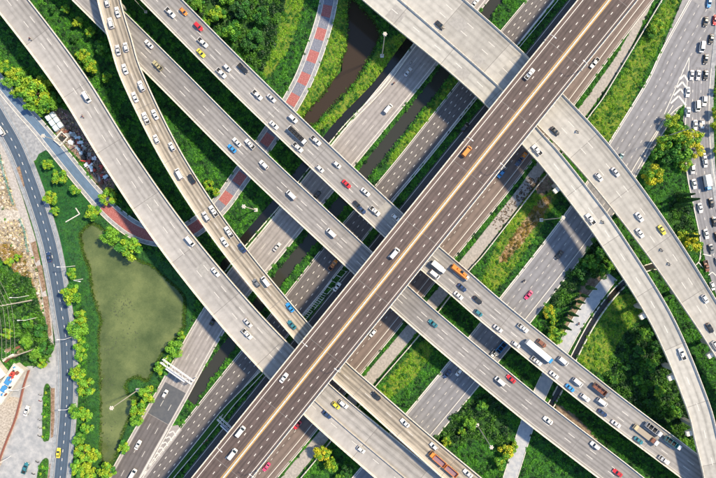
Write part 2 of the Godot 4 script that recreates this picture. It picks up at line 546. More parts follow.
func lay_ground() -> void:
	var waters := [[rounded(poly(POND)), 1.7], [rounded(poly(POOL)), 1.8]]
	var canal := PackedVector2Array()
	var mid := [[545, -65], [497, -2], [434, 86], [378, 155], [341, 203], [300, 253], [270, 289], [231, 343], [206, 377], [190, 402]]
	for side in [1, -1]:
		var line := mid.duplicate()
		if side < 0:
			line.reverse()
		for p in line:
			canal.append(Vector2(p[0] + 4.2 * side, p[1] + 3.6 * side))
	waters.append([canal, 1.6])
	for n in ["ditch", "drain"]:
		var r: Dictionary = roads[n]
		var q := PackedVector2Array()
		for i in r.P.size():
			q.append(ground_px(r.P[i] + r.R[i] * r.w[i]))
		for i in range(r.P.size() - 1, -1, -1):
			q.append(ground_px(r.P[i] - r.R[i] * r.w[i]))
		waters.append([q, 1.4])
		fill(occ, q, 3)
	for k in 3:
		fill(occ, waters[k][0], 3)
	# what grows where: 1 mown lawn, 2 bare soil, 3 rubble, 4 thicket, 5 yellow weeds, 6 gravel, 7 banks of the pond, 8 stony ground by the power poles
	for z in [[1, [36, 156, 46, 150, 56, 160, 100, 210, 110, 240, 80, 300, 60, 300]], [7, [60, 225, 92, 214, 112, 226, 130, 244, 160, 258, 190, 285, 195, 300, 188, 330, 160, 375, 135, 425, 118, 470, 100, 482, 84, 470, 88, 400, 86, 330, 78, 290, 64, 240]],
		[2, [50, 116, 62, 108, 80, 120, 100, 150, 116, 190, 100, 188, 80, 160, 60, 140]], [3, [-40, 120, 0, 150, 6, 170, 17, 205, 14, 212, -40, 210]], [3, [-40, 222, 22, 219, 30, 250, 37, 272, 45, 318, 50, 345, 44, 335, 34, 300, 20, 268, 8, 246, -40, 246]],
		[6, [-40, 208, 16, 210, 22, 219, -40, 224]], [8, [0, 244, 20, 250, 30, 272, 40, 300, 36, 306, 14, 270, 0, 258]], [4, [-40, 272, 24, 276, 42, 312, 50, 330, 52, 352, 44, 366, 26, 364, 14, 350, -40, 345]], [6, [-40, 385, 22, 372, 28, 376, 18, 410, 4, 460, -40, 478]],
		[5, [335, 0, 349, -4, 348, 42, 335, 76, 306, 118, 296, 110, 318, 70, 330, 30]], [5, [384, 42, 412, 34, 378, 78, 340, 120, 314, 130, 345, 96, 368, 66]], [5, [666, 0, 680, 0, 641, 80, 612, 140, 590, 122, 616, 84]],
		[5, [398, 158, 459, 80, 452, 78, 392, 154]], [5, [418, 345, 440, 330, 420, 372, 385, 400, 380, 390]], [4, [196, -30, 288, -30, 286, 10, 278, 40, 262, 70, 240, 52, 214, 26, 190, 6]], [4, [622, 334, 660, 325, 672, 360, 684, 400, 694, 440, 700, 450, 640, 408, 606, 378]], [5, [588, 326, 616, 297, 640, 297, 652, 312, 634, 324, 616, 348, 604, 374, 578, 358]], [5, [518, 205, 545, 190, 556, 200, 532, 240, 500, 285, 480, 285]],
		[4, [556, 262, 596, 230, 616, 262, 606, 282, 570, 306, 552, 304]], [5, [286, 0, 306, -10, 292, 40, 270, 75, 262, 70, 276, 40]], [4, [430, 445, 478, 395, 500, 405, 510, 440, 480, 440]], [2, [582, 286, 600, 276, 596, 290, 570, 325, 562, 330]], [2, [556, 404, 590, 430, 610, 470, 590, 470, 566, 436]],
		[2, [535, 188, 549, 172, 560, 175, 545, 195]], [8, [530, 212, 546, 196, 550, 204, 528, 236, 505, 262, 500, 256]], [4, [668, 215, 680, 190, 690, 215, 696, 235, 684, 240]]]:
		fill(zone, rounded(poly(z[1])), z[0])
	var hue := [[Vector3(0.004, 0.045, 0.008), Vector3(0.032, 0.15, 0.013)], [Vector3(0.005, 0.06, 0.015), Vector3(0.018, 0.12, 0.018)], [Vector3(0.13, 0.09, 0.06), Vector3(0.3, 0.235, 0.17)], [Vector3(0.2, 0.16, 0.11), Vector3(0.42, 0.37, 0.3)], [Vector3(0.01, 0.05, 0.012), Vector3(0.04, 0.12, 0.018)], [Vector3(0.06, 0.14, 0.016), Vector3(0.2, 0.25, 0.025)], [Vector3(0.36, 0.33, 0.28), Vector3(0.56, 0.53, 0.47)], [Vector3(0.012, 0.07, 0.02), Vector3(0.03, 0.13, 0.018)], [Vector3(0.22, 0.13, 0.06), Vector3(0.4, 0.3, 0.18)]]
	var cell := 2
	var nx := 420
	var ny := 300
	var x0 := -62.0
	var y0 := -61.0
	var hgt := PackedFloat32Array()
	hgt.resize(nx * ny)
	noise.seed = 3
	noise.fractal_octaves = 2
	for j in ny:
		for i in nx:
			hgt[j * nx + i] = noise.get_noise_2d(i * 0.09, j * 0.09) * 0.07 - 0.04
	for wtr in waters:
		var q: PackedVector2Array = wtr[0]
		var lo := Vector2(1e9, 1e9)
		var hi := -lo
		for p in q:
			lo = lo.min(p); hi = hi.max(p)
		for j in range(maxi(0, int((lo.y - 8 - y0) / cell)), mini(ny - 1, int((hi.y + 8 - y0) / cell)) + 1):
			for i in range(maxi(0, int((lo.x - 8 - x0) / cell)), mini(nx - 1, int((hi.x + 8 - x0) / cell)) + 1):
				var p := Vector2(x0 + i * cell, y0 + j * cell)
				var d := 1e9
				var inside := Geometry2D.is_point_in_polygon(p, q)
				for k in q.size():
					d = minf(d, p.distance_squared_to(Geometry2D.get_closest_point_to_segment(p, q[k], q[(k + 1) % q.size()])))
				d = sqrt(d) * (-1.0 if inside else 1.0)
				var deep: float = wtr[1]
				hgt[j * nx + i] = minf(hgt[j * nx + i], -0.04 - deep * smoothstep(3.4, -2.6, d))
	noise.fractal_octaves = 4
	var v := PackedVector3Array()
	var c := PackedColorArray()
	for j in ny:
		for i in nx:
			var px := x0 + i * cell
			var py := y0 + j * cell
			if i == 0: px -= 4000.0
			if i == nx - 1: px += 4000.0
			if j == 0: py -= 4000.0
			if j == ny - 1: py += 4000.0
			v.append(at(px, py) + Vector3(0, hgt[j * nx + i], 0))
			var z := mini(look(zone, Vector2(px, py)), 9)
			var pair: Array = hue[z if z < 9 else 0]
			var t := clampf(0.5 + 0.9 * noise.get_noise_2d(px * 0.55, py * 0.55) + 0.5 * noise.get_noise_2d(px * 0.07, py * 0.07) + rng.randf_range(-0.22, 0.22), 0.0, 1.0)
			var k: Vector3 = pair[0].lerp(pair[1], t)
			c.append(Color(k.x * 1.25, k.y * 1.25, k.z * 1.25))
	var idx := PackedInt32Array()
	for j in ny - 1:
		for i in nx - 1:
			var a := j * nx + i
			idx.append_array(PackedInt32Array([a, a + 1, a + nx + 1, a, a + nx + 1, a + nx]))
	var nrm := PackedVector3Array()
	nrm.resize(nx * ny)
	for j in ny:
		for i in nx:
			var dx := hgt[j * nx + mini(i + 1, nx - 1)] - hgt[j * nx + maxi(i - 1, 0)]
			var dz := hgt[mini(j + 1, ny - 1) * nx + i] - hgt[maxi(j - 1, 0) * nx + i]
			nrm[j * nx + i] = Vector3(-dx, 2.0 * cell * STEP, -dz).normalized()
	var arr := []
	arr.resize(Mesh.ARRAY_MAX)
	arr[Mesh.ARRAY_VERTEX] = v
	arr[Mesh.ARRAY_NORMAL] = nrm
	arr[Mesh.ARRAY_COLOR] = c
	arr[Mesh.ARRAY_INDEX] = idx
	var am := ArrayMesh.new()
	am.add_surface_from_arrays(Mesh.PRIMITIVE_TRIANGLES, arr)
	am.surface_set_material(0, mat.turf)
	structure(put_mesh("ground", am))
	water_sheet("pond_water", rounded(poly([76, 215, 76, 300, 92, 330, 92, 462, 106, 474, 124, 462, 142, 410, 194, 330, 192, 290, 150, 255, 112, 220])), mat.pond_water, -0.8)
	water_sheet("pool_water", poly([344, -4, 342, 70, 300, 118, 314, 131, 350, 98, 386, 36, 368, 0]), mat.dark_water, -0.85)
	var wide := PackedVector2Array()
	for side in [1, -1]:
		var line := mid.duplicate()
		if side < 0:
			line.reverse()
		for p in line:
			wide.append(Vector2(p[0] + 8.5 * side, p[1] + 7.0 * side))
	water_sheet("canal_water", wide, mat.canal_water, -0.75)
	for n in [["ditch", "ditch_water", 0.9], ["drain", "drain_water", 0.5]]:
		var b := MB.new()
		sweep(b, roads[n[0]], 0, roads[n[0]].len, [[0.9, 0, -n[2]], [-0.9, 0, -n[2]]], false)
		structure(put(n[1], b, plain("drain_water", lin(0.012, 0.012, 0.011), 0.2)))
	# weed mats floating on the pond
	var b2 := MB.new()
	var spots := [Vector2(122, 306), Vector2(127, 302), Vector2(104, 350), Vector2(106, 380), Vector2(112, 345), Vector2(132, 336), Vector2(106, 420), Vector2(104, 440), Vector2(118, 312)]
	for k in 240:
		var p: Vector2 = spots[k % spots.size()] + Vector2(rng.randfn(), rng.randfn()) * 5.0
		if not Geometry2D.is_point_in_polygon(p, waters[0][0]) or noise.get_noise_2d(p.x * 0.3, p.y * 0.3) < -0.1:
			continue
		var ctr := at(p.x, p.y) + Vector3(0, -0.785 + k * 0.0001, 0)
		var n := 9
		var rim := []
		for q in n:
			rim.append(ctr + Vector3(cos(TAU * q / n), 0, sin(TAU * q / n)) * rng.randf_range(0.05, 0.5))
		for q in n:
			b2.tri(ctr, rim[q], rim[(q + 1) % n])
	tag(stuff(put("floating_weed", b2, plain("weed", lin(0.062, 0.085, 0.036), 0.7))), "dark mats of weed floating on the green pond", "water weed")

func water_sheet(called: String, p: PackedVector2Array, m: Material, y: float) -> void:
	structure(slab(called, p, y, m, y - 0.02))

# ------------------------------------------------------------------ roads on the ground
func road(called: String, key: String, m: Material, top: float, kerbs := [1, -1], kerb_w := 0.35, kerb_h := 0.14, s0 := 0.0, s1 := 1e9) -> MeshInstance3D:
	var r: Dictionary = roads[key]
	s1 = minf(s1, r.len)
	var b := MB.new()
	sweep(b, r, s0, s1, [[1, 0, top], [-1, 0, top], [-1, 0, -0.5], [1, 0, -0.5]])
	var o := put(called, b, m)
	structure(o)
	r.y = top
	for side in kerbs:
		var k := MB.new()
		sweep(k, r, s0, s1, [[side, 0.0, top + kerb_h], [side, side * kerb_w, top + kerb_h], [side, side * kerb_w, -0.4], [side, 0.0, -0.4]])
		put("kerb", k, mat.kerb, o)
	cover(r, 1, 0.1)
	return o

func lines(o: Node3D, key: String, list: Array, extra := 0.0) -> void:
	var r: Dictionary = roads[key]
	var y: float = r.get("y", 0.0) + 0.012 + extra
	for e in list:   # [f, c, width, dash, gap, material, s0, s1]
		var b := MB.new()
		paint_line(b, r, e[0], e[1], e[2], e[3], e[4], e[6] if e.size() > 6 else 0.0, e[7] if e.size() > 7 else 1e9, y)
		var ln := put("lane_line" if e[3] > 0.0 else "edge_line", b, mat[e[5]], o)
		if e[3] > 0.0:
			stuff(ln)

func lay_roads() -> void:
	var o := road("canal_road", "canal_road", mat.ground_pale, 0.1)
	lines(o, "canal_road", [[0.3, 0, 0.22, 3, 9, "line_faint"], [-0.3, 0, 0.22, 3, 9, "line_faint"], [0.86, 0, 0.2, 0, 0, "line_faint"], [-0.84, 0, 0.25, 0, 0, "line_white"]])
	var pale: float = nearest("canal_road", at(160, 417))[0]
	for e in [["canal_road", pale - 15.0, pale + 1.0, -0.78, 0.8, "patch_dark"], ["canal_road", pale + 1.2, pale + 60.0, -0.78, 0.8, "ground_grey"]]:
		var b := MB.new()
		sweep(b, roads[e[0]], e[1], e[2], [[e[4], 0, 0.106], [e[3], 0, 0.106]], false)
		put("asphalt_patch", b, mat[e[5]], o)
	o = road("chevron_road", "chevron_road", mat.ground_grey, 0.1)
	lines(o, "chevron_road", [[0.42, 0, 0.28, 1.2, 2.9, "line_white"], [-0.05, 0, 0.28, 1.2, 2.9, "line_white"], [-0.5, 0, 0.28, 1.2, 2.9, "line_white"], [0.9, 0, 0.22, 0, 0, "line_faint"], [-0.93, 0, 0.25, 0, 0, "line_white"]])
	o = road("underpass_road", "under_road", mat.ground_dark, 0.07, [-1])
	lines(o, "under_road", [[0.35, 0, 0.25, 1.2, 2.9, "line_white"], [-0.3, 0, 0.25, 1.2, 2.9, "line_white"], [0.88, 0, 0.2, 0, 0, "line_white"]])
	o = road("brown_road", "brown_road", mat.ground_brown, 0.1, [-1])
	lines(o, "brown_road", [[0.35, 0, 0.25, 1.2, 2.9, "line_faint"], [-0.12, 0, 0.25, 1.2, 2.9, "line_faint"], [-0.62, 0, 0.28, 0, 0, "line_white"], [-0.94, 0, 0.2, 0, 0, "line_faint"]])
	o = road("right_road", "right_road", mat.ground_blue, 0.13, [])
	lines(o, "right_road", [[0.5, 0, 0.26, 1.4, 2.7, "line_faint"], [0.08, 0, 0.26, 1.4, 2.7, "line_faint"], [-0.34, 0, 0.26, 1.4, 2.7, "line_faint"], [0.94, 0, 0.24, 0, 0, "line_white"], [-0.72, 0, 0.3, 0, 0, "line_white", 45.0]])
	for side in [1, -1]:
		var k := MB.new()
		sweep(k, roads.right_road, 46.0 if side < 0 else 0.0, roads.right_road.len, [[side, 0, 0.3], [side, side * 0.5, 0.3], [side, side * 0.5, -0.4], [side, 0, -0.4]])
		put("kerb", k, mat.kerb, o)
	var jp := rounded(poly([705, -62, 770, -62, 732, -20, 716, 30, 709, 80, 709, 122, 684, 124, 684, 106, 664, 120, 650, 112, 658, 60, 682, 0]))
	fill(occ, jp, 1)
	structure(slab("junction_road", jp, 0.1, mat.junction))
	o = road("jam_road", "jam_road", mat.ground_blue, 0.16, [-1], 0.3, 0.14, 60.0)
	lines(o, "jam_road", [[0.33, 0, 0.2, 1.2, 2.9, "line_white", 62.0], [-0.33, 0, 0.2, 1.2, 2.9, "line_white", 62.0]])
	# chevrons where the two carriageways part
	var cb := MB.new()
	for k in 4:
		var t := k / 3.0
		var y := lerpf(78.0, 102.0, t)
		var xl := lerpf(686.5, 668.0, (y - 60) / 48.0)
		var xr := lerpf(689.5, 685.0, (y - 60) / 48.0)
		var apex := Vector2(lerpf(xl, xr, 0.52), y - 3.0 - 3.0 * t)
		for e in [Vector2(xl, y + 1.5), Vector2(xr, y + 3.5)]:
			flat_strip(cb, apex, e, 0.75, 0.19)
	flat_strip(cb, Vector2(689, 57), Vector2(664, 114), 0.3, 0.186)
	flat_strip(cb, Vector2(689, 57), Vector2(684.5, 112), 0.3, 0.186)
	put("chevron_paint", cb, mat.line_white, o)
	var d2 := MB.new()
	for e in [[698, 262, 702, 254], [702, 254, 711, 256], [698, 262, 703, 268], [708, 275, 712, 272], [712, 272, 716, 276]]:
		flat_strip(d2, Vector2(e[0], e[1]), Vector2(e[2], e[3]), 0.4, 0.2)
	put("box_paint", d2, mat.line_white, o)
	var wp := rounded(poly([718, -40, 726, -40, 719, 30, 714, 80, 713, 125, 716, 180, 724, 220, 718, 222, 711, 182, 708, 125, 709, 80, 714, 30]))
	fill(occ, wp, 1)
	structure(slab("pavement", wp, 0.28, mat.paving))
	o = road("left_road", "left_road", mat.ground_slate, 0.1, [])
	lines(o, "left_road", [[0, 0, 0.26, 1.3, 2.7, "line_white"], [0.9, 0, 0.2, 0, 0, "line_faint"], [-0.9, 0, 0.2, 0, 0, "line_faint"]])
	for side in [1, -1]:
		var k := MB.new()
		sweep(k, roads.left_road, 0.0, roads.left_road.len, [[side, 0.02 * side, 0.24], [side, 1.7 * side, 0.24], [side, 1.7 * side, -0.4], [side, 0.02 * side, -0.4]])
		structure(put("pavement", k, mat.paving))
		var g := MB.new()
		sweep(g, roads.left_road, 0.0, roads.left_road.len, [[side, 0.55 * side, 0.252], [side, 0.8 * side, 0.252]], false)
		structure(put("gutter_line", g, plain("gutter", lin(0.2, 0.26, 0.3))))
	cover(roads.left_road, 1, 2.6)
	o = road("service_lane", "service_lane", mottled("lane_blue", lin(0.32, 0.35, 0.4), lin(0.44, 0.46, 0.48), 14, 51), 0.1)
	o = road("promenade", "promenade", mat.paving, 0.14)
	lines(o, "promenade", [[0.62, 0, 0.18, 0, 0, "line_white"], [-0.62, 0, 0.18, 0, 0, "line_white"]], 0.012)
	var r: Dictionary = roads.promenade
	var s_blue: float = nearest("promenade", at(104, 205))[0]
	var s_red: float = nearest("promenade", at(214, 211))[0]
	var b := MB.new()
	sweep(b, r, 0, s_blue, [[0.56, 0, 0.152], [-0.56, 0, 0.152]], false)
	put("paint_band", b, mat.cycle_way, o)
	b = MB.new()
	sweep(b, r, s_blue, s_red, [[0.56, 0, 0.152], [-0.56, 0, 0.152]], false)
	put("paint_band", b, mat.red_paint, o)
	var s := s_red
	var odd := 1
	while s < r.len - 1.0:
		var e := minf(s + 5.35, r.len)
		b = MB.new()
		sweep(b, r, s, e, [[0.56, 0, 0.152], [-0.56, 0, 0.152]], false)
		put("paint_band", b, mat.blue_paint if odd else mat.red_paint, o)
		odd = 1 - odd
		s = e
	o = road("old_path", "old_path", mat.path_grey, 0.06, [])
	# open concrete sides of the ditch and the drain
	for n in ["ditch", "drain"]:
		for side in [1, -1]:
			if n == "ditch" and side > 0:
				continue
			b = MB.new()
			sweep(b, roads[n], 0, roads[n].len, [[side, 0.1 * side, 0.2], [side, 0.55 * side, 0.2], [side, 0.55 * side, -1.5], [side, 0.1 * side, -1.5]])
			var w := put("channel_wall", b, mat.wall_white)
			tag(w, "long concrete wall of the dark roadside ditch" if n == "ditch" else ("outer" if side > 0 else "inner") + " concrete edge of the curved black drain at right", "channel wall")
			if n == "ditch":
				b = MB.new()
				sweep(b, roads[n], 0, roads[n].len, [[side, 1.5 * side, 0.35], [side, 1.9 * side, 0.35], [side, 1.9 * side, -0.3], [side, 1.5 * side, -0.3]])
				tag(put("low_wall", b, mat.wall_white), "second low wall between the ditch and pale canal road", "wall")
	# the long white boundary wall
	var wpts := []
	for i in range(0, WALL.size(), 2):
		wpts.append([WALL[i], WALL[i + 1], 1])
	path("wall", wpts, 0.0)
	var wall := thing("boundary_wall", "long white boundary wall beside the disused grey path", "wall")
	var rw: Dictionary = roads.wall
	s = 0.0
	while s < rw.len - 3.0:
		b = MB.new()
		sweep(b, rw, s, minf(s + 11.9, rw.len), [[0, -0.15, 1.6], [0, 0.15, 1.6], [0, 0.15, -0.3], [0, -0.15, -0.3]])
		put("wall_panel", b, mat.wall_white, wall)
		b = MB.new()
		b.chamfered(spot(rw, s)[0] + Vector3(0, 0.8, 0), Vector3(0.55, 2.1, 0.55), 0.05)
		put("wall_post", b, mat.wall_white, wall)
		s += 12.0
	# hatched strip and guard rails between the chevron road and the one under the top highway
	b = MB.new()
	for k in 26:
		var t := k / 25.0
		var p := Vector2(344, 270).lerp(Vector2(304, 317), t)
		var sl := Vector2(344, 270).direction_to(Vector2(304, 317))
		var nn := Vector2(-sl.y, sl.x)
		if k % (3 if k < 12 else 1) == 0:
			flat_strip(b, p - nn * 2.6, p + nn * 2.6 + sl * 1.5, 0.3, 0.125)
	for e in [-2.9, 2.9]:
		var nn: Vector2 = Vector2(0.76, 0.65) * e
		flat_strip(b, Vector2(345, 269) + nn, Vector2(304, 317) + nn, 0.3, 0.122)
	structure(put("hatched_marking", b, mat.line_white))
	b = MB.new()
	for k in 8:
		var t := k / 7.0
		var a := Vector2(173.5, 431).lerp(Vector2(147, 469), t)
		var wd := lerpf(6.0, 1.2, t)
		flat_strip(b, a + Vector2(-wd * 0.75, wd * 0.35), a, 0.5, 0.125)
		flat_strip(b, a, a + Vector2(wd * 0.45, wd * 0.85), 0.5, 0.125)
	flat_strip(b, Vector2(168, 429), Vector2(141, 477), 0.3, 0.122)
	flat_strip(b, Vector2(180, 429), Vector2(141, 477), 0.3, 0.122)
	# gore ground under the painted chevrons
	var gore := poly([166, 430, 170, 426, 178, 425, 182, 430, 144, 481, 138, 481])
	var gm := slab("gore", gore, 0.108, mat.ground_pale)
	structure(gm)
	fill(occ, gore, 1)
	put("chevron_paint", b, mat.line_white, gm)
	path("median", [[606, -65, 5], [555.5, 0, 5], [519, 45, 4], [478, 95, 3], [426, 160, 3], [388, 205, 3]], 0.0)
	rail("guard_rail", "median", 0.6, "steel guard rail on grass median beside upper chevron road")
	rail("guard_rail", "median", -0.8, "wavy steel guard rail next to brown highway at top")
	path("strip", [[262, 372, 3], [236, 399, 5], [222, 415, 7], [196, 447, 6], [173, 475, 5], [125, 535, 5]], 0.0)
	b = MB.new()
	sweep(b, roads.strip, 0, roads.strip.len, [[0.8, 0, 0.3], [-0.8, 0, 0.3], [-0.8, 0, -0.3], [0.8, 0, -0.3]])
	var turf := plain("verge", lin(0.03, 0.1, 0.012), 0.95)
	structure(put("grass_median", b, turf))
	for side in [1, -1]:
		b = MB.new()
		sweep(b, roads.strip, 0, roads.strip.len, [[side * 0.8, 0.02 * side, 0.75], [side * 0.8, 0.35 * side, 0.75], [side * 0.8, 0.35 * side, -0.3], [side * 0.8, 0.02 * side, -0.3]])
		tag(put("median_wall", b, mat.wall_white), "low white wall on the %s side of the narrow grass median" % ("outer" if side > 0 else "inner"), "wall")

func rail(called: String, key: String, f: float, label: String) -> void:
	var r: Dictionary = roads[key]
	var o := thing(called, label, "guard rail")
	var b := MB.new()
	sweep(b, r, 0, r.len, [[f, -0.1, 0.8], [f, 0.1, 0.8], [f, 0.1, 0.42], [f, -0.1, 0.42]])
	put("beam", b, mat.white_steel, o)
	var pm := MB.new()
	pm.box(Vector3(0, 0.35, 0), Vector3(0.14, 1.0, 0.14))
	var am := pm.mesh(mat.steel)
	var s := 1.0
	while s < r.len:
		var e := spot(r, s)
		var p := put_mesh("post", am, o)
		p.position = e[0] + e[1] * (f * e[2] + 0.2)
		s += 4.0

func flat_strip(b: MB, a: Vector2, d: Vector2, wide: float, y: float) -> void:
	var p := at(a.x, a.y)
	var q := at(d.x, d.y)
	var sd := (q - p).cross(Vector3.UP).normalized() * wide * 0.5
	var up := Vector3(0, y, 0)
	b.quad(p + sd + up, q + sd + up, q - sd + up, p - sd + up)

func nearest(key: String, p: Vector3) -> Array:
	var r: Dictionary = roads[key]
	var best := 1e9
	var bs := 0.0
	var lat := 0.0
	for i in r.P.size() - 1:
		var a: Vector3 = r.P[i]
		var d: Vector3 = r.P[i + 1] - a
		var q := Vector3(p.x, a.y, p.z)
		var t := clampf((q - a).dot(d) / d.length_squared(), 0.0, 1.0)
		var e := q.distance_squared_to(a + d * t)
		if e < best:
			best = e
			bs = lerpf(r.s[i], r.s[i + 1], t)
			lat = (q - a - d * t).dot(r.R[i])
	return [bs, lat]

# ------------------------------------------------------------------ elevated decks
func build_decks() -> void:
	deck("top", "top_highway", "brown asphalt highway deck crossing above every other road", "deck_brown", 31.0, 0.5, [])
	deck("lower", "flyover", "lower straight grey flyover of the diagonal pair", "deck_lower", 27.0, 0.5, [])
	deck("upper", "flyover", "upper straight grey flyover of the diagonal pair carrying trucks", "deck_upper", 27.0, 0.5, [])
	deck("narrow", "flyover_ramp", "narrow curving ramp packed with cars left of centre", "deck_narrow", 25.0, 0.45, [])
	deck("left", "flyover_ramp", "wide pale ramp curving down past the green pond", "deck_left", 28.0, 0.5, [])
	deck("broad", "flyover", "broad pale concrete flyover running to the right edge", "deck_broad", 26.0, 0.42, [[708, 355]])
	deck("curve", "flyover", "slim pale curved flyover with pier heads showing beside it", "deck_curve", 26.0, 0.42, [[557, 189], [643, 315], [672, 376], [689, 432]])

# each cast span has weathered to its own shade of the same concrete
func toned(surface: String, k: int) -> StandardMaterial3D:
	var name_k := surface + str(k)
	if not mat.has(name_k):
		var m: StandardMaterial3D = mat[surface].duplicate()
		var g: float = [1.0, 0.955, 0.92, 0.975][k]
		m.albedo_color = Color(g, g, g)
		m.uv1_offset = Vector3(0, 0.23 * k, 0)
		mat[name_k] = m
	return mat[name_k]

func deck(key: String, called: String, label: String, surface: String, span: float, para: float, heads: Array) -> void:
	var r: Dictionary = roads[key]
	var h: float = r.h
	var o := thing(called, label, "flyover", Vector3.ZERO, "elevated decks of the interchange")
	var s := 0.0
	var tint := RandomNumberGenerator.new()
	tint.seed = key.hash()
	while s < r.len - 0.5:
		var e := minf(s + span, r.len)
		if r.len - e < 4.0:
			e = r.len
		var b := MB.new()
		var g := 0.05
		sweep(b, r, s + g, e - g, [[1, -para, 0], [-1, para, 0]], false)
		put("deck_surface", b, toned(surface, tint.randi() % 4), o)
		b = MB.new()
		sweep(b, r, s + g, e - g, [[1, 0, -0.01], [-1, 0, -0.01], [-1, 0, -0.35], [-0.5, 0, -0.8], [-0.42, 0, -1.9], [0.42, 0, -1.9], [0.5, 0, -0.8], [1, 0, -0.35]])
		put("deck_girder", b, mat.girder, o)
		for sd in [1, -1]:
			b = MB.new()
			sweep(b, r, s + g, e - g, [[sd, -para * sd, 0.0], [sd, -(para - 0.16) * sd, 0.3], [sd, -(para - 0.2) * sd, 1.0], [sd, 0, 1.0], [sd, 0, -0.3], [sd, -para * sd, -0.3]])
			put("parapet", b, mat.parapet, o)
		if s > 1.0:
			b = MB.new()
			sweep(b, r, s - 0.09, s + 0.09, [[1, -para - 0.02, 0.006], [-1, para + 0.02, 0.006]], false)
			put("expansion_joint", b, mat.joint, o)
			if tint.randf() < 0.75 and key != "curve":
				pier(o, r, s, "")
		s = e
	for p in heads:
		pier(o, r, nearest(key, at(p[0], p[1], h - 2.0))[0], key)
	var L := []
	match key:
		"top":
			L = [[0.385, 0, 0.27, 1.25, 2.8, "line_white"], [-0.49, 0, 0.27, 1.25, 2.8, "line_white"], [0.8, 0, 0.26, 0, 0, "line_white"], [-0.85, 0, 0.26, 0, 0, "line_white"], [-0.05, 0.66, 0.24, 0, 0, "line_orange"], [-0.05, -0.66, 0.24, 0, 0, "line_orange"]]
			var b := MB.new()
			sweep(b, r, 0, r.len, [[-0.05, 0.26, 0.02], [-0.05, 0.18, 0.4], [-0.05, -0.18, 0.4], [-0.05, -0.26, 0.02]])
			put("median_barrier", b, mat.parapet, o)
			b = MB.new()
			sweep(b, r, 0, r.len, [[-0.05, 0.38, 0.008], [-0.05, -0.38, 0.008]], false)
			put("median_strip", b, mat.kerb, o)
		"lower":
			L = [[0.2, 0, 0.2, 3.4, 8.4, "line_white"], [-0.22, 0, 0.2, 3.4, 8.4, "line_white"], [0.78, 0, 0.2, 0, 0, "line_faint"], [-0.86, 0, 0.2, 0, 0, "line_faint"]]
		"upper":
			L = [[0.24, 0, 0.2, 3.4, 8.4, "line_white"], [-0.24, 0, 0.2, 3.4, 8.4, "line_white"], [0.8, 0, 0.2, 0, 0, "line_faint"], [-0.86, 0, 0.2, 0, 0, "line_faint"]]
		"narrow":
			L = [[0.02, 0, 0.24, 3.0, 9.0, "line_faint"], [0.78, 0, 0.18, 0, 0, "line_faint"]]
		"left":
			var sp: float = nearest("left", at(296, 378, h))[0]
			L = [[0.12, 0, 0.2, 3.4, 8.4, "line_white", 0.0, sp], [-0.38, 0, 0.2, 3.4, 8.4, "line_white", 0.0, sp], [0.4, 0, 0.2, 3.4, 8.4, "line_white", sp + 12, 1e9]]
			var b := MB.new()
			sweep(b, r, sp + 8.0, r.len, [[0.1, 0.3, 0.01], [0.1, 0.15, 0.95], [0.1, -0.15, 0.95], [0.1, -0.3, 0.01]])
			put("divider_barrier", b, mat.girder, o)
		"broad":
			L = [[0.2, 0, 0.2, 3.4, 8.4, "line_white"], [-0.28, 0, 0.2, 3.4, 8.4, "line_white"]]
		"curve":
			L = [[-0.02, 0, 0.24, 3.4, 8.4, "line_white"]]
	r.y = 0.0
	lines(o, key, L)
	# resurfaced rectangles
	var list := {"broad": [[452, 20, 464, 32, -0.3, 0.3], [508, 62, 517, 72, 0.0, 0.5], [470, 60, 478, 68, 0.5, 0.9]], "curve": [[392, 8, 404, 17, -0.5, 0.8], [462, 64, 471, 73, -0.2, 0.8], [590, 212, 596, 221, -0.9, -0.1]], "left": [[150, 196, 158, 208, -0.5, 0.2], [196, 268, 205, 276, -0.6, 0.1]], "upper": [[382, 206, 404, 226, -0.8, 0.1]]}
	for q in list.get(key, []):
		var b := MB.new()
		sweep(b, r, nearest(key, at(q[0], q[1], h))[0], nearest(key, at(q[2], q[3], h))[0], [[q[5], 0, 0.005], [q[4], 0, 0.005]], false)
		put("asphalt_patch", b, mat.patch, o)

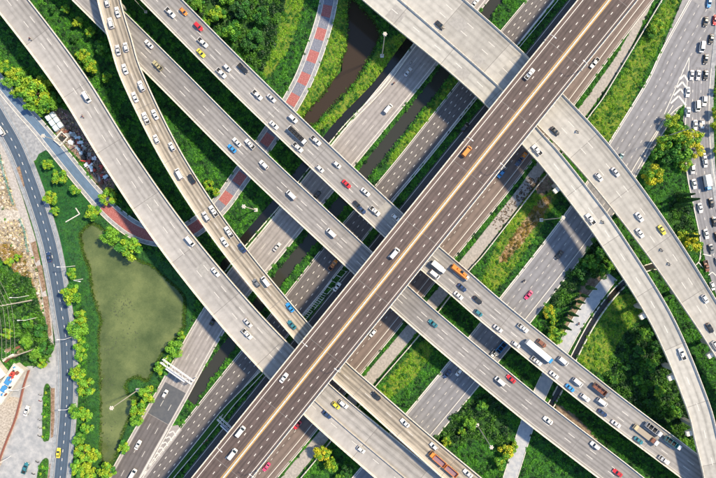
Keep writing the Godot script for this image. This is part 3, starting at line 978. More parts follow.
func pier(o: Node3D, r: Dictionary, s: float, key: String) -> void:
	for d in [0.0, 5.0, -5.0, 10.0, -10.0]:
		var e := spot(r, s + d)
		var g := ground_px(e[0])
		if key == "curve" or look(occ, g) != 1:
			var fw: Vector3 = e[1].cross(Vector3.UP)
			var t := Transform3D(Basis(e[1], Vector3.UP, fw), Vector3(e[0].x, 0, e[0].z))
			var h: float = r.h - 1.9
			var w := MB.new()
			if key == "curve" or key == "broad":
				var lo: float = -0.5 * e[2]
				var hi: float = e[2] + 2.2
				var u: float = r.h - 0.42
				var ends := []
				for z in [-1.0, 1.0]:
					ends.append([t * Vector3(lo, u - 3.4, z), t * Vector3(0.3 * e[2], u - 3.4, z), t * Vector3(hi, u - 1.3, z), t * Vector3(hi, u, z), t * Vector3(lo, u, z)])
				w.loft(ends)
			else:
				w.loft([[t * Vector3(-e[2] * 0.75, h - 0.8, -0.8), t * Vector3(-e[2] * 0.3, h - 1.8, -0.8), t * Vector3(e[2] * 0.3, h - 1.8, -0.8), t * Vector3(e[2] * 0.75, h - 0.8, -0.8), t * Vector3(e[2] * 0.75, h - 0.03, -0.8), t * Vector3(-e[2] * 0.75, h - 0.03, -0.8)], [t * Vector3(-e[2] * 0.75, h - 0.8, 0.8), t * Vector3(-e[2] * 0.3, h - 1.8, 0.8), t * Vector3(e[2] * 0.3, h - 1.8, 0.8), t * Vector3(e[2] * 0.75, h - 0.8, 0.8), t * Vector3(e[2] * 0.75, h - 0.03, 0.8), t * Vector3(-e[2] * 0.75, h - 0.03, 0.8)]])
			put("pier_head", w, mat.parapet, o)
			var c := MB.new()
			c.chamfered(Vector3(0, (h - 1.7) * 0.5 - 0.3, 0), Vector3(2.2, h - 1.1, 1.7), 0.25, t)
			put("pier_column", c, mat.girder, o)
			return

# ------------------------------------------------------------------ yards, lots and walls at the left edge and elsewhere
func build_yards() -> void:
	var p := poly([-70, 30, -52, 28, -44, 38, -22, 66, -4, 87, 16, 111, 34, 131, 55, 157, 46, 150, 39, 154, 36, 160, 32, 162, 27, 152, 13, 127, -3, 103, -30, 62])
	fill(occ, p, 1)
	structure(slab("forecourt", p, 0.08, mat.paving))
	p = poly([-60, 400, 22, 368, 28, 366, 44, 366, 53, 352, 57, 340, 58, 400, 50, 490, -60, 490])
	fill(occ, p, 1)
	structure(slab("parking_lot", p, 0.08, mat.lot))
	p = rounded(poly([-60, 390, 0, 396, 20, 398, 22, 405, 14, 428, 4, 452, -4, 470, -60, 490]))
	structure(slab("gravel_yard", p, 0.12, mat.gravel))
	for q in [[45, 386, 50, 386, 51, 404, 50, 436, 47, 441, 43, 438, 43, 410], [43, 460, 47, 458, 49, 464, 45, 492, 36, 492, 39, 468]]:
		structure(slab("grass_island", rounded(poly(q)), 0.26, plain("verge", lin(0.05, 0.14, 0.015), 0.95)))
		fill(occ, poly(q), 0)
		fill(zone, poly(q), 9)
	for q in [[51.2, 388, 55, 388, 54.5, 436, 51.2, 438], [31, 243, 36, 241, 40, 259, 36, 263], [37, 266, 42, 265, 46.5, 290, 43, 292], [43, 297, 48, 296, 52, 335, 49, 337], [17, 168, 20, 166, 25, 186, 22, 190], [50, 464, 53, 462, 52, 480, 48, 480]]:
		structure(slab("planting_bed", poly(q), 0.2, mat.soil))
	# strip of paving between road and rubble
	p = poly([-30, 92, -15, 122, 0, 151, 5, 168, 10, 186, 16, 206, 22, 219, 27, 231, 30, 250, 37, 268, 46, 320, 50, 345, 54, 345, 52, 320, 36, 240, 22, 195, 6, 150, -20, 95])
	fill(occ, p, 1)
	structure(slab("footpath", p, 0.1, mottled("dusty", lin(0.3, 0.28, 0.26), lin(0.46, 0.44, 0.42), 8, 55)))
	# curved red wall of the lot
	path("red_wall", [[30, 370, 1], [25, 385, 1], [22, 398, 1], [16, 420, 1], [8, 440, 1], [2, 456, 1], [-6, 480, 1]], 0.0)
	var b := MB.new()
	sweep(b, roads.red_wall, 0, roads.red_wall.len, [[0, -0.2, 1.1], [0, 0.2, 1.1], [0, 0.2, 0], [0, -0.2, 0]])
	var rw := thing("red_wall", "curved red-brown wall between parking lot and gravel yard", "wall")
	put("wall", b, mat.wall_red, rw)
	b = MB.new()
	sweep(b, roads.red_wall, 0, roads.red_wall.len, [[0, -0.28, 1.2], [0, 0.28, 1.2], [0, 0.28, 1.102], [0, -0.28, 1.102]])
	put("coping", b, mat.rust, rw)
	# building with a cluttered flat roof
	var house := thing("shop_building", "flat-roofed white building cluttered with blue and red goods", "building", at(13, 382))
	var ang := atan2(-(401 - 367.0), 5.0 - 28.0)
	var t := Transform3D(Basis(Vector3.UP, ang), Vector3.ZERO)
	b = MB.new(); b.box(Vector3(0, 1.6, 0), Vector3(18, 3.6, 5.0), t); put("wall", b, mat.wall_white, house)
	b = MB.new(); b.box(Vector3(0, 3.5, 0), Vector3(18.6, 0.25, 5.6), t); put("roof", b, mat.roof_cream, house)
	for e in [[0, 2.7, 18.6, 0.25], [0, -2.7, 18.6, 0.25], [9.2, 0, 0.25, 5.0], [-9.2, 0, 0.25, 5.0]]:
		b = MB.new(); b.box(Vector3(e[0], 3.9, e[1]), Vector3(e[2], 0.55, e[3]), t); put("parapet", b, mat.wall_white, house)
	var goods := [[-1.5, 0.4, 3.4, 2.6, "tarp_blue", "blue tarpaulin"], [2.4, 0.2, 3.0, 2.2, "tarp_blue", "blue crate"], [-5.0, 0.6, 2.6, 2.0, "tarp_red", "red crate"], [-6.6, -0.8, 1.4, 1.3, "rust", "rusty box"], [6.2, 0.2, 2.2, 2.0, "white_steel", "white roof unit"], [-3.2, -1.2, 1.2, 1.0, "white_steel", "white box"], [4.4, -1.3, 1.3, 0.8, "tank", "pale tank"], [-7.6, 0.9, 1.0, 1.0, "tank", "pale tank"]]
	for k in 16:
		var gk: Array = [["tarp_blue", "small blue box"], ["tarp_red", "small red box"], ["white_steel", "small white box"], ["tank", "small pale box"], ["rust", "small rusty box"], ["chassis", "small black box"]][k % 6]
		goods.append([rng.randf_range(-8.2, 8.2), rng.randf_range(-2.0, 2.0), rng.randf_range(0.5, 1.3), rng.randf_range(0.5, 1.1), gk[0], gk[1]])
	for e in goods:
		b = MB.new()
		b.chamfered(Vector3(0, 0.5, 0), Vector3(e[2], 1.0, e[3]), 0.12)
		b.box(Vector3(e[2] * 0.15, 1.06, 0), Vector3(e[2] * 0.5, 0.12, e[3] * 0.6))
		var gd := put("roof_goods", b, mat[e[4]])
		gd.transform = Transform3D(Basis(Vector3.UP, ang + rng.randf_range(-0.2, 0.2)), house.position + t * Vector3(e[0], 3.63, e[1]))
		tag(gd, "", "goods", "goods on the cluttered roof")
		enter(gd, e[5], "on the cluttered flat roof at left", 380.0 + e[0])
	var shed := thing("shed", "shed with a plain cream sheet roof at the left edge", "building", at(-8, 366))
	var st := Transform3D(Basis(Vector3.UP, -0.9), Vector3.ZERO)
	b = MB.new(); b.box(Vector3(0, 1.8, 0), Vector3(15, 3.8, 9), st); put("wall", b, mat.wall_white, shed)
	for sd in [1, -1]:
		b = MB.new()
		b.loft([[st * Vector3(-7.8, 4.6, 0), st * Vector3(-7.8, 3.6, sd * 4.9), st * Vector3(-7.8, 3.75, sd * 4.9), st * Vector3(-7.8, 4.75, 0)], [st * Vector3(7.8, 4.6, 0), st * Vector3(7.8, 3.6, sd * 4.9), st * Vector3(7.8, 3.75, sd * 4.9), st * Vector3(7.8, 4.75, 0)]])
		put("roof", b, mat.roof_cream, shed)
	# timber and sheet scrap near the poles
	for k in 9:
		b = MB.new()
		var q := at(rng.randf_range(4, 24), rng.randf_range(346, 360))
		b.box(Vector3(0, 0.2 + 0.02 * k, 0), Vector3(rng.randf_range(3, 6), 0.16, rng.randf_range(0.5, 1.6)), Transform3D(Basis(Vector3.UP, rng.randf_range(0.2, 0.9)), Vector3.ZERO))
		b.box(Vector3(0, 0.05, 0), Vector3(1.4, 0.5, 0.4))
		var o := put("scrap_board", b, [mat.roof_cream, mat.rust, mat.soil][k % 3])
		o.position = q
		tag(o, "", "board", "scrap boards by the shed")
		enter(o, ["cream", "rusty", "brown"][k % 3] + " scrap board", "on the ground beside the cream shed", q.z)
	# fences
	for f in [[[-6, 130, 0, 150, 4, 168, 9, 186, 15, 205], "upper green wire fence along the rubble heap"], [[21, 219, 26, 231, 28, 245, 30, 252], "short green fence by the lower rubble heap"]]:
		var pts := []
		for i in range(0, f[0].size(), 2):
			pts.append([f[0][i], f[0][i + 1], 1])
		path("fence", pts, 0.0)
		var fe := thing("green_fence", f[1], "fence")
		var r: Dictionary = roads.fence
		b = MB.new()
		for y in [0.7, 1.5]:
			sweep(b, r, 0, r.len, [[0, -0.04, y], [0, 0.04, y], [0, 0.04, y + 0.12], [0, -0.04, y + 0.12]])
		put("mesh_panel", b, mat.fence_green, fe)
		var s := 0.0
		while s <= r.len:
			b = MB.new()
			b.box(spot(r, s)[0] + Vector3(0, 1.0, 0), Vector3(0.16, 2.1, 0.16))
			put("post", b, mat.fence_green, fe)
			s += 3.0
	rubble()
	scrapyard()
	# kerbed island with trees inside the junction, and lawn kerbs
	p = rounded(poly([684, 106, 664, 122, 640, 164, 634, 178, 640, 196, 668, 230, 688, 262, 698, 262, 700, 242, 694, 210, 687, 176, 684, 140]))
	path("island_edge", outline(p), 0.0)
	b = MB.new()
	sweep(b, roads.island_edge, 0, roads.island_edge.len, [[0, -0.2, 0.28], [0, 0.2, 0.28], [0, 0.2, -0.2], [0, -0.2, -0.2]])
	structure(put("island_kerb", b, mat.kerb))
	# low concrete frame on the lawn
	b = MB.new()
	for e in [[[66, 222, 80, 214]], [[80, 214, 76, 208]]]:
		flat_box(b, Vector2(e[0][0], e[0][1]), Vector2(e[0][2], e[0][3]), 0.4, 0.25)
	structure(put("lawn_edging", b, mat.kerb))
	path("bank_kerb", [[63, 232, 1], [72, 224, 1], [82, 217, 1], [92, 213, 1]], 0.0)

func outline(p: PackedVector2Array) -> Array:
	var r := []
	for q in p:
		r.append([q.x, q.y, 1])
	r.append([p[0].x, p[0].y, 1])
	return r

func flat_box(b: MB, a: Vector2, d: Vector2, wide: float, y: float) -> void:
	var p := at(a.x, a.y)
	var q := at(d.x, d.y)
	var fw := (q - p).normalized()
	b.box(Vector3(0, y * 0.5 - 0.1, 0), Vector3(wide, y + 0.2, p.distance_to(q)), Transform3D(Basis(fw.cross(Vector3.UP), Vector3.UP, -fw), (p + q) * 0.5))

func rock(sd: int) -> ArrayMesh:
	var r2 := RandomNumberGenerator.new()
	r2.seed = sd
	var b := MB.new()
	var rings := []
	for lv in [[-0.5, 0.5], [-0.1, 0.95], [0.3, 0.8], [0.55, 0.3]]:
		var ring := []
		for k in 7:
			var a := TAU * k / 7
			ring.append(Vector3(cos(a) * lv[1] * r2.randf_range(0.7, 1.1), lv[0] + r2.randf_range(-0.08, 0.08), sin(a) * lv[1] * r2.randf_range(0.7, 1.1)))
		rings.append(ring)
	b.loft(rings)
	return b.mesh(mat.stone)

func scatter(called: String, am: Mesh, list: Array, label: String, category: String) -> void:
	var mm := MultiMesh.new()
	mm.transform_format = MultiMesh.TRANSFORM_3D
	mm.use_colors = true
	mm.mesh = am
	mm.instance_count = list.size()
	for i in list.size():
		mm.set_instance_transform(i, list[i][0])
		mm.set_instance_color(i, list[i][1])
	var o := MultiMeshInstance3D.new()
	o.multimesh = mm
	o.name = numbered(called)
	add_child(o)
	tag(stuff(o), label, category)

func spin(size: Vector3, p: Vector3, tilt := 0.2) -> Transform3D:
	return Transform3D(Basis(Vector3.UP, rng.randf() * TAU) * Basis(Vector3.RIGHT, rng.randf_range(-tilt, tilt)) * Basis.from_scale(size), p)

func rubble() -> void:
	var list := []
	mat.stone.vertex_color_use_as_albedo = true
	for k in 9000:
		var p := Vector2(rng.randf_range(-14, 52), rng.randf_range(120, 346))
		var z := look(zone, p)
		if (z != 3 and z != 8) or look(occ, p) != 0:
			continue
		if z == 8 and rng.randf() < 0.5:
			continue
		var s := pow(rng.randf(), 2.5) * 0.55 + 0.14
		var tone: float = rng.randf_range(0.55, 1.15)
		var warm := rng.randf_range(0.72, 1.0)
		if rng.randf() < 0.14:
			tone *= 0.3
		list.append([spin(Vector3(s * rng.randf_range(0.8, 1.6), s * 0.8, s), at(p.x, p.y) + Vector3(0, s * 0.2, 0), 0.6), Color(tone, tone * (0.6 + 0.4 * warm), tone * warm * warm)])
	scatter("rubble", rock(5), list, "heaps of pale broken rubble and stones beside the left road", "rubble")
	for k in 18:
		var lower := k % 2
		var p := Vector2(rng.randf_range(0, 46), rng.randf_range(160, 320))
		while look(zone, p) != 3 or look(occ, p) != 0 or (p.y > 214.0) != (lower == 1):
			p = Vector2(rng.randf_range(0, 46), rng.randf_range(160, 320))
		var o := put_mesh("boulder", rock(60 + k % 5))
		var s := rng.randf_range(0.6, 1.0)
		o.transform = spin(Vector3(s * 1.3, s * 0.8, s), at(p.x, p.y) + Vector3(0, 0.2, 0), 0.3)
		tag(o, "", "boulder", "boulders in the rubble")
		enter(o, "large pale boulder", "in the %s rubble heap at left" % ("lower" if lower else "upper"), p.y)

func scrapyard() -> void:
	# six pale tanks in two rows
	var c := at(56, 122)
	for k in 6:
		var t := Transform3D(Basis(Vector3.UP, 0.62), c)
		var b := MB.new()
		b.chamfered(Vector3(0, 1.0, 0), Vector3(2.1, 2.0, 2.5), 0.28)
		var o := thing("water_tank", "", "tank", t * Vector3((k % 2) * 2.5 - 1.25, 0, (k / 2) * 2.8 - 2.8), "pale tanks stacked in the scrapyard")
		o.rotation.y = 0.62
		put("tank_body", b, mat.tank, o)
		b = MB.new()
		b.tube([Vector3(0, 1.98, 0), Vector3(0, 2.14, 0)], [0.4, 0.36], 10)
		put("lid", b, mat.white_steel, o)
		enter(o, "pale square tank", "in the scrapyard block", o.position.z)
	# open pit with concrete rim
	var pit := thing("pit_frame", "open rectangular concrete pit in the scrapyard", "pit", at(62, 139))
	pit.rotation.y = 0.85
	for e in [[0, 1.9, 5.4, 0.4], [0, -1.9, 5.4, 0.4], [2.5, 0, 0.4, 3.4], [-2.5, 0, 0.4, 3.4]]:
		var b := MB.new()
		b.box(Vector3(e[0], 0.4, e[1]), Vector3(e[2], 1.4, e[3]))
		put("rim", b, mat.wall_white, pit)
	var fl := MB.new()
	fl.box(Vector3(0, 0.0, 0), Vector3(4.6, 0.1, 3.4))
	put("floor", fl, mat.chassis, pit)
	# scrap
	var kinds := [["rust", "rusty red"], ["soil", "brown"], ["white_steel", "white"], ["chassis", "black"], ["tank", "pale blue"], ["patch", "grey"], ["tarp_red", "red"]]
	for k in 44:
		var u := rng.randf()
		var p := Vector2(66, 132).lerp(Vector2(106, 184), u) + Vector2(0.78, -0.62) * rng.randf_range(-4, 9)
		if look(occ, p) != 0:
			continue
		var kk: Array = kinds[rng.randi() % 7]
		var b := MB.new()
		var sz := Vector3(rng.randf_range(0.8, 2.6), rng.randf_range(0.4, 1.4), rng.randf_range(0.6, 1.5))
		b.chamfered(Vector3(0, sz.y * 0.5 - 0.1, 0), sz, 0.08)
		b.box(Vector3(sz.x * 0.3, sz.y * 0.6, 0), Vector3(sz.x * 0.4, sz.y * 0.5, sz.z * 1.3))
		b.tube([Vector3(-sz.x, 0.1, 0.3), Vector3(sz.x * 0.8, sz.y + 0.2, -0.2)], [0.09, 0.09], 6)
		var o := put("scrap_heap", b, mat[kk[0]])
		o.position = at(p.x, p.y)
		o.rotation.y = rng.randf() * TAU
		tag(o, "", "scrap", "scrap in the yard under the wide ramp")
		enter(o, kk[1] + " scrap heap", "in the scrapyard beside the wide ramp", o.position.z)
	var list := []
	for k in 900:
		var u := rng.randf()
		var p := Vector2(54, 118).lerp(Vector2(110, 186), u) + Vector2(0.78, -0.62) * rng.randf_range(-5, 12)
		if look(occ, p) != 0:
			continue
		var s := rng.randf_range(0.12, 0.5)
		var tone := rng.randf_range(0.12, 0.9)
		list.append([spin(Vector3(s * 1.6, s, s), at(p.x, p.y) + Vector3(0, s * 0.2, 0), 0.8), Color(tone, tone * rng.randf_range(0.5, 0.9), tone * rng.randf_range(0.4, 0.9))])
	scatter("debris", rock(8), list, "small brown debris strewn through the scrapyard", "debris")
	var list2 := []
	for k in 260:
		var p := Vector2(538, 182).lerp(Vector2(500, 225), pow(rng.randf(), 1.6)) + Vector2(rng.randf_range(-9, 3), rng.randf_range(-6, 4))
		var s := rng.randf_range(0.1, 0.42)
		var tone := rng.randf_range(0.06, 0.4)
		list2.append([spin(Vector3(s * 1.6, s, s), at(p.x, p.y) + Vector3(0, 0.06 + s * 0.2, 0), 0.8), Color(tone, tone * 0.8, tone * 0.65)])
	scatter("debris", rock(9), list2, "litter and debris dumped on the disused grey path", "debris")

# ------------------------------------------------------------------ plants
func crown(sd: int, lobes: int, leaves: int, size: float, tall: float, tones: Array, spread := 0.74) -> ArrayMesh:
	var r2 := RandomNumberGenerator.new()
	r2.seed = sd
	var L := []
	for k in lobes:
		var d := Vector3(r2.randfn(), 0, r2.randfn()).normalized() * sqrt(r2.randf()) * spread
		var y := tall * (0.55 + 0.42 * r2.randf() * (1.0 - d.length() * 0.6))
		L.append([Vector3(d.x, y, d.z), r2.randf_range(0.16, 0.34), tones[r2.randi() % tones.size()]])
	var b := MB.new()
	for k in leaves:
		var e: Array = L[r2.randi() % lobes]
		var d := Vector3(r2.randfn(), r2.randfn() + 0.25, r2.randfn()).normalized()
		var p: Vector3 = e[0] + d * Vector3(1, 0.8, 1) * e[1] * (1.0 - 0.5 * pow(r2.randf(), 2.2)) * r2.randf_range(0.85, 1.15)
		var nn := (d + Vector3(r2.randfn(), r2.randfn() + 0.4, r2.randfn()) * 0.5).normalized()
		var u := nn.cross(Vector3(r2.randfn(), r2.randfn(), r2.randfn())).normalized() * size * r2.randf_range(0.6, 1.3)
		var w := nn.cross(u) * 0.6
		var base: Vector3 = e[2] * r2.randf_range(0.72, 1.3)
		b.col = Color(base.x, base.y, base.z)
		b.tri(p - u, p - w + nn * size * 0.2, p + u * 0.9)
		b.tri(p - u, p + u * 0.9, p + w + nn * size * 0.2)
	return b.mesh(mat.leaf)

func trunk(sd: int, tall: float, rad: float) -> ArrayMesh:
	var r2 := RandomNumberGenerator.new()
	r2.seed = sd
	var b := MB.new()
	b.tube([Vector3(0, -0.15, 0), Vector3(0.02, tall * 0.3, 0.01), Vector3(0.0, tall * 0.62, 0.03)], [rad, rad * 0.75, rad * 0.5], 7)
	for k in 5:
		var a := TAU * k / 5 + r2.randf()
		var o := Vector3(cos(a), 0, sin(a))
		b.tube([Vector3(0, tall * r2.randf_range(0.35, 0.6), 0), o * 0.25 + Vector3(0, tall * 0.62, 0), o * r2.randf_range(0.4, 0.55) + Vector3(0, tall * 0.75, 0)], [rad * 0.45, rad * 0.3, rad * 0.12], 5)
	return b.mesh(mat.bark)

const GREEN := Vector3(0.045, 0.2, 0.02)
const LIME := Vector3(0.16, 0.38, 0.028)
const GOLD := Vector3(0.32, 0.43, 0.02)
const DEEP := Vector3(0.022, 0.1, 0.018)

func plant() -> void:
	var kinds := {"green": [GREEN, LIME, GREEN, LIME * 0.8], "lime": [LIME, LIME, GREEN, Vector3(0.28, 0.42, 0.02)], "gold": [GOLD, LIME, GOLD, LIME], "yellow": [Vector3(0.5, 0.5, 0.02), GOLD, Vector3(0.58, 0.54, 0.03), LIME], "deep": [DEEP, GREEN, DEEP * 1.4, GREEN * 0.7]}
	var crowns := {}
	var sd := 100
	for k in kinds:
		crowns[k] = []
		for q in 5:
			sd += 1
			crowns[k].append([crown(sd, 17, 1700, 0.085, 1.35, kinds[k]), trunk(sd, 1.35, 0.055)])
	var said := {"green": "green tree", "lime": "bright lime-green tree", "gold": "yellow-green tree", "yellow": "bright yellow tree", "deep": "dark green tree"}
	var places := [
		["in the grass left of the narrow ramp", [[66, 9, 5, "lime"], [77, 22, 6, "gold"], [90, 32, 5.5, "lime"], [100, 47, 7.5, "green"], [82, 55, 8, "gold"], [90, 67, 8, "gold"], [106, 76, 6.5, "lime"], [112, 58, 4, "green"], [53, 8, 4.5, "deep"], [74, 38, 4.5, "deep"]]],
		["in the big clump by the scrapyard", [[3, 66, 8, "lime"], [14, 74, 9, "gold"], [24, 86, 11, "lime"], [38, 93, 12, "gold"], [47, 104, 10, "lime"], [30, 103, 9, "lime"], [44, 84, 8, "gold"], [16, 92, 7, "lime"], [54, 98, 7, "green"], [8, 80, 7, "lime"], [-8, 62, 9, "lime"], [40, 110, 7, "lime"]]],
		["on the lawn above the pond", [[48, 164, 6, "lime"], [58, 176, 8, "lime"], [50, 198, 7.5, "gold"], [55, 211, 5, "lime"], [74, 191, 6.5, "lime"], [92, 213, 8.5, "lime"], [108, 197, 9, "gold"], [111, 236, 9, "lime"], [130, 249, 12.5, "lime"]]],
		["in the row between left road and pond", [[70, 273, 6.5, "lime"], [72, 295, 12, "lime"], [79, 318, 7, "lime"], [78, 330, 9, "lime"], [80, 346, 8, "lime"], [80, 358, 6.5, "lime"], [77, 373, 8.5, "lime"], [86, 386, 9, "lime"], [77, 412, 8.5, "lime"], [86, 416, 7, "lime"], [86, 430, 8, "lime"], [78, 440, 7, "green"], [84, 452, 9, "gold"], [92, 457, 8, "gold"], [78, 468, 9, "lime"], [88, 472, 8, "gold"], [107, 471, 9.5, "lime"]]],
		["on the pond's right bank", [[181, 336, 4.5, "lime"], [174, 350, 9, "lime"], [161, 368, 9, "lime"], [168, 358, 5, "lime"], [148, 395, 9, "gold"], [137, 407, 8.5, "lime"], [136, 421, 6.5, "lime"], [123, 448, 7, "lime"]]],
		["in the clump on the junction island", [[672, 120, 7, "gold"], [679, 134, 10, "lime"], [665, 141, 9, "lime"], [692, 139, 10, "yellow"], [681, 152, 10, "green"], [697, 150, 8, "yellow"], [669, 156, 8, "deep"], [686, 164, 7, "gold"], [656, 153, 6, "green"]]],
		["below the junction island's clump", [[652, 175, 11, "yellow"], [683, 237, 7, "gold"], [693, 243, 9, "yellow"]]],
		["along the boundary of the upper right verge", [[658, 26, 7.5, "gold"], [653, 34, 5, "green"]]],
		["at the very right edge", [[716, 112, 6, "gold"], [717, 126, 7, "gold"], [718, 90, 5, "lime"], [719, 150, 6, "gold"]]],
		["at the bottom beside the wide ramp", [[322, 454, 9, "yellow"], [331, 464, 8, "gold"], [348, 470, 7, "deep"], [340, 478, 6, "green"]]],
		["on the lower right verges", [[558, 335, 9.5, "lime"], [549, 312, 7, "yellow"], [506, 452, 8, "yellow"], [502, 464, 8, "lime"], [513, 447, 6, "gold"], [482, 406, 6, "green"], [470, 424, 6, "lime"], [462, 432, 5, "lime"], [446, 442, 5, "gold"], [554, 322, 4, "gold"]]],
		["between the narrow ramp and lower flyover", [[209, 185, 6, "gold"], [216, 192, 4.5, "gold"], [190, 205, 5, "green"]]],
		["in the thicket by the upper flyover", [[198, 6, 8, "green"], [216, 14, 9, "lime"], [232, 30, 10, "green"], [248, 44, 8, "deep"], [206, 22, 6, "lime"], [240, 8, 10, "deep"], [262, 16, 9, "deep"], [256, 34, 9, "deep"], [226, -4, 9, "lime"]]],
		["in the thicket beside the curved flyover", [[646, 334, 6, "green"], [658, 346, 6, "deep"], [638, 352, 6, "deep"], [652, 366, 7, "green"], [638, 380, 6, "green"], [660, 392, 7, "lime"], [648, 404, 5, "deep"], [676, 412, 7, "green"], [627, 368, 5, "deep"], [614, 380, 5, "green"], [684, 444, 6, "green"], [668, 430, 6, "deep"], [590, 262, 9, "green"], [602, 252, 8, "deep"], [580, 272, 8, "deep"], [606, 266, 7, "green"]]],
		["under the power poles at left", [[36, 356, 9, "green"], [44, 350, 7, "deep"], [42, 364, 5, "gold"], [26, 342, 6, "lime"], [40, 330, 7, "deep"], [8, 262, 5, "gold"], [18, 258, 4, "gold"], [6, 334, 6, "lime"], [28, 322, 6, "green"]]]]
	var n := 0
	for e in places:
		for t in e[1]:
			var pick: Array = crowns[t[3]][n % 5]
			n += 1
			var o := Node3D.new()
			o.name = numbered("tree")
			add_child(o)
			put_mesh("trunk", pick[1], o)
			put_mesh("crown", pick[0], o)
			var r: float = t[2] * STEP * 1.16
			# a crown stands above its base: the survey gives the crown, so step back to the base below it
			var p := at(t[0], t[1], r * 1.0)
			o.transform = Transform3D(Basis(Vector3.UP, rng.randf() * TAU) * Basis.from_scale(Vector3(r * rng.randf_range(0.86, 1.08), r * rng.randf_range(0.85, 1.2), r * rng.randf_range(0.86, 1.08))), Vector3(p.x, -0.02, p.z))
			tag(o, "", "tree", "trees " + e[0])
			enter(o, said[t[3]], e[0], t[1])
	# cypresses along the service lane
	var cyp := MB.new()
	var r3 := RandomNumberGenerator.new()
	r3.seed = 77
	for k in 1500:
		var h := pow(r3.randf(), 0.8)
		var rad := (1.0 - h * 0.92) * (0.55 + 0.45 * minf(h * 6.0, 1.0)) * 0.85
		var a := r3.randf() * TAU
		var d := Vector3(cos(a), 0.25, sin(a)).normalized()
		var p := Vector3(d.x * rad, 0.5 + h * 8.0, d.z * rad) * Vector3(r3.randf_range(0.7, 1.1), 1, r3.randf_range(0.7, 1.1))
		var nn := (d + Vector3(r3.randfn(), r3.randfn(), r3.randfn()) * 0.4).normalized()
		var u := nn.cross(Vector3(r3.randfn(), r3.randfn(), r3.randfn())).normalized() * 0.22
		var w := nn.cross(u) * 0.6
		var base := Vector3(0.03, 0.1, 0.018) * r3.randf_range(0.6, 1.7)
		cyp.col = Color(base.x, base.y, base.z)
		cyp.tri(p - u, p - w, p + u)
		cyp.tri(p - u, p + u, p + w)
	var cypm := cyp.mesh(mat.leaf)
	var stem := MB.new()
	stem.tube([Vector3(0, -0.2, 0), Vector3(0, 2.0, 0), Vector3(0, 7.0, 0)], [0.14, 0.11, 0.03], 6)
	var stemm := stem.mesh(mat.bark)
	for e in [[586, 287, "row"], [581, 295, "row"], [577, 301, "row"], [573, 307, "row"], [569, 313, "row"], [565, 319, "row"], [562, 326, "row"], [678, 196, "island"], [674, 206, "island"], [680, 201, "island"], [683, 236, "island"]]:
		var o := thing("cypress_tree", "", "tree", at(e[0], e[1]), "slim cypress trees")
		put_mesh("trunk", stemm, o)
		put_mesh("crown", cypm, o)
		var k := rng.randf_range(0.85, 1.1) * (1.6 if e[2] == "island" else 1.25)
		o.scale = Vector3(k * 1.05, k, k * 1.05)
		o.rotation.y = rng.randf() * TAU
		enter(o, "slim dark cypress", "in the row along the service lane" if e[2] == "row" else "leaning over the jammed road", e[1])
	undergrowth()

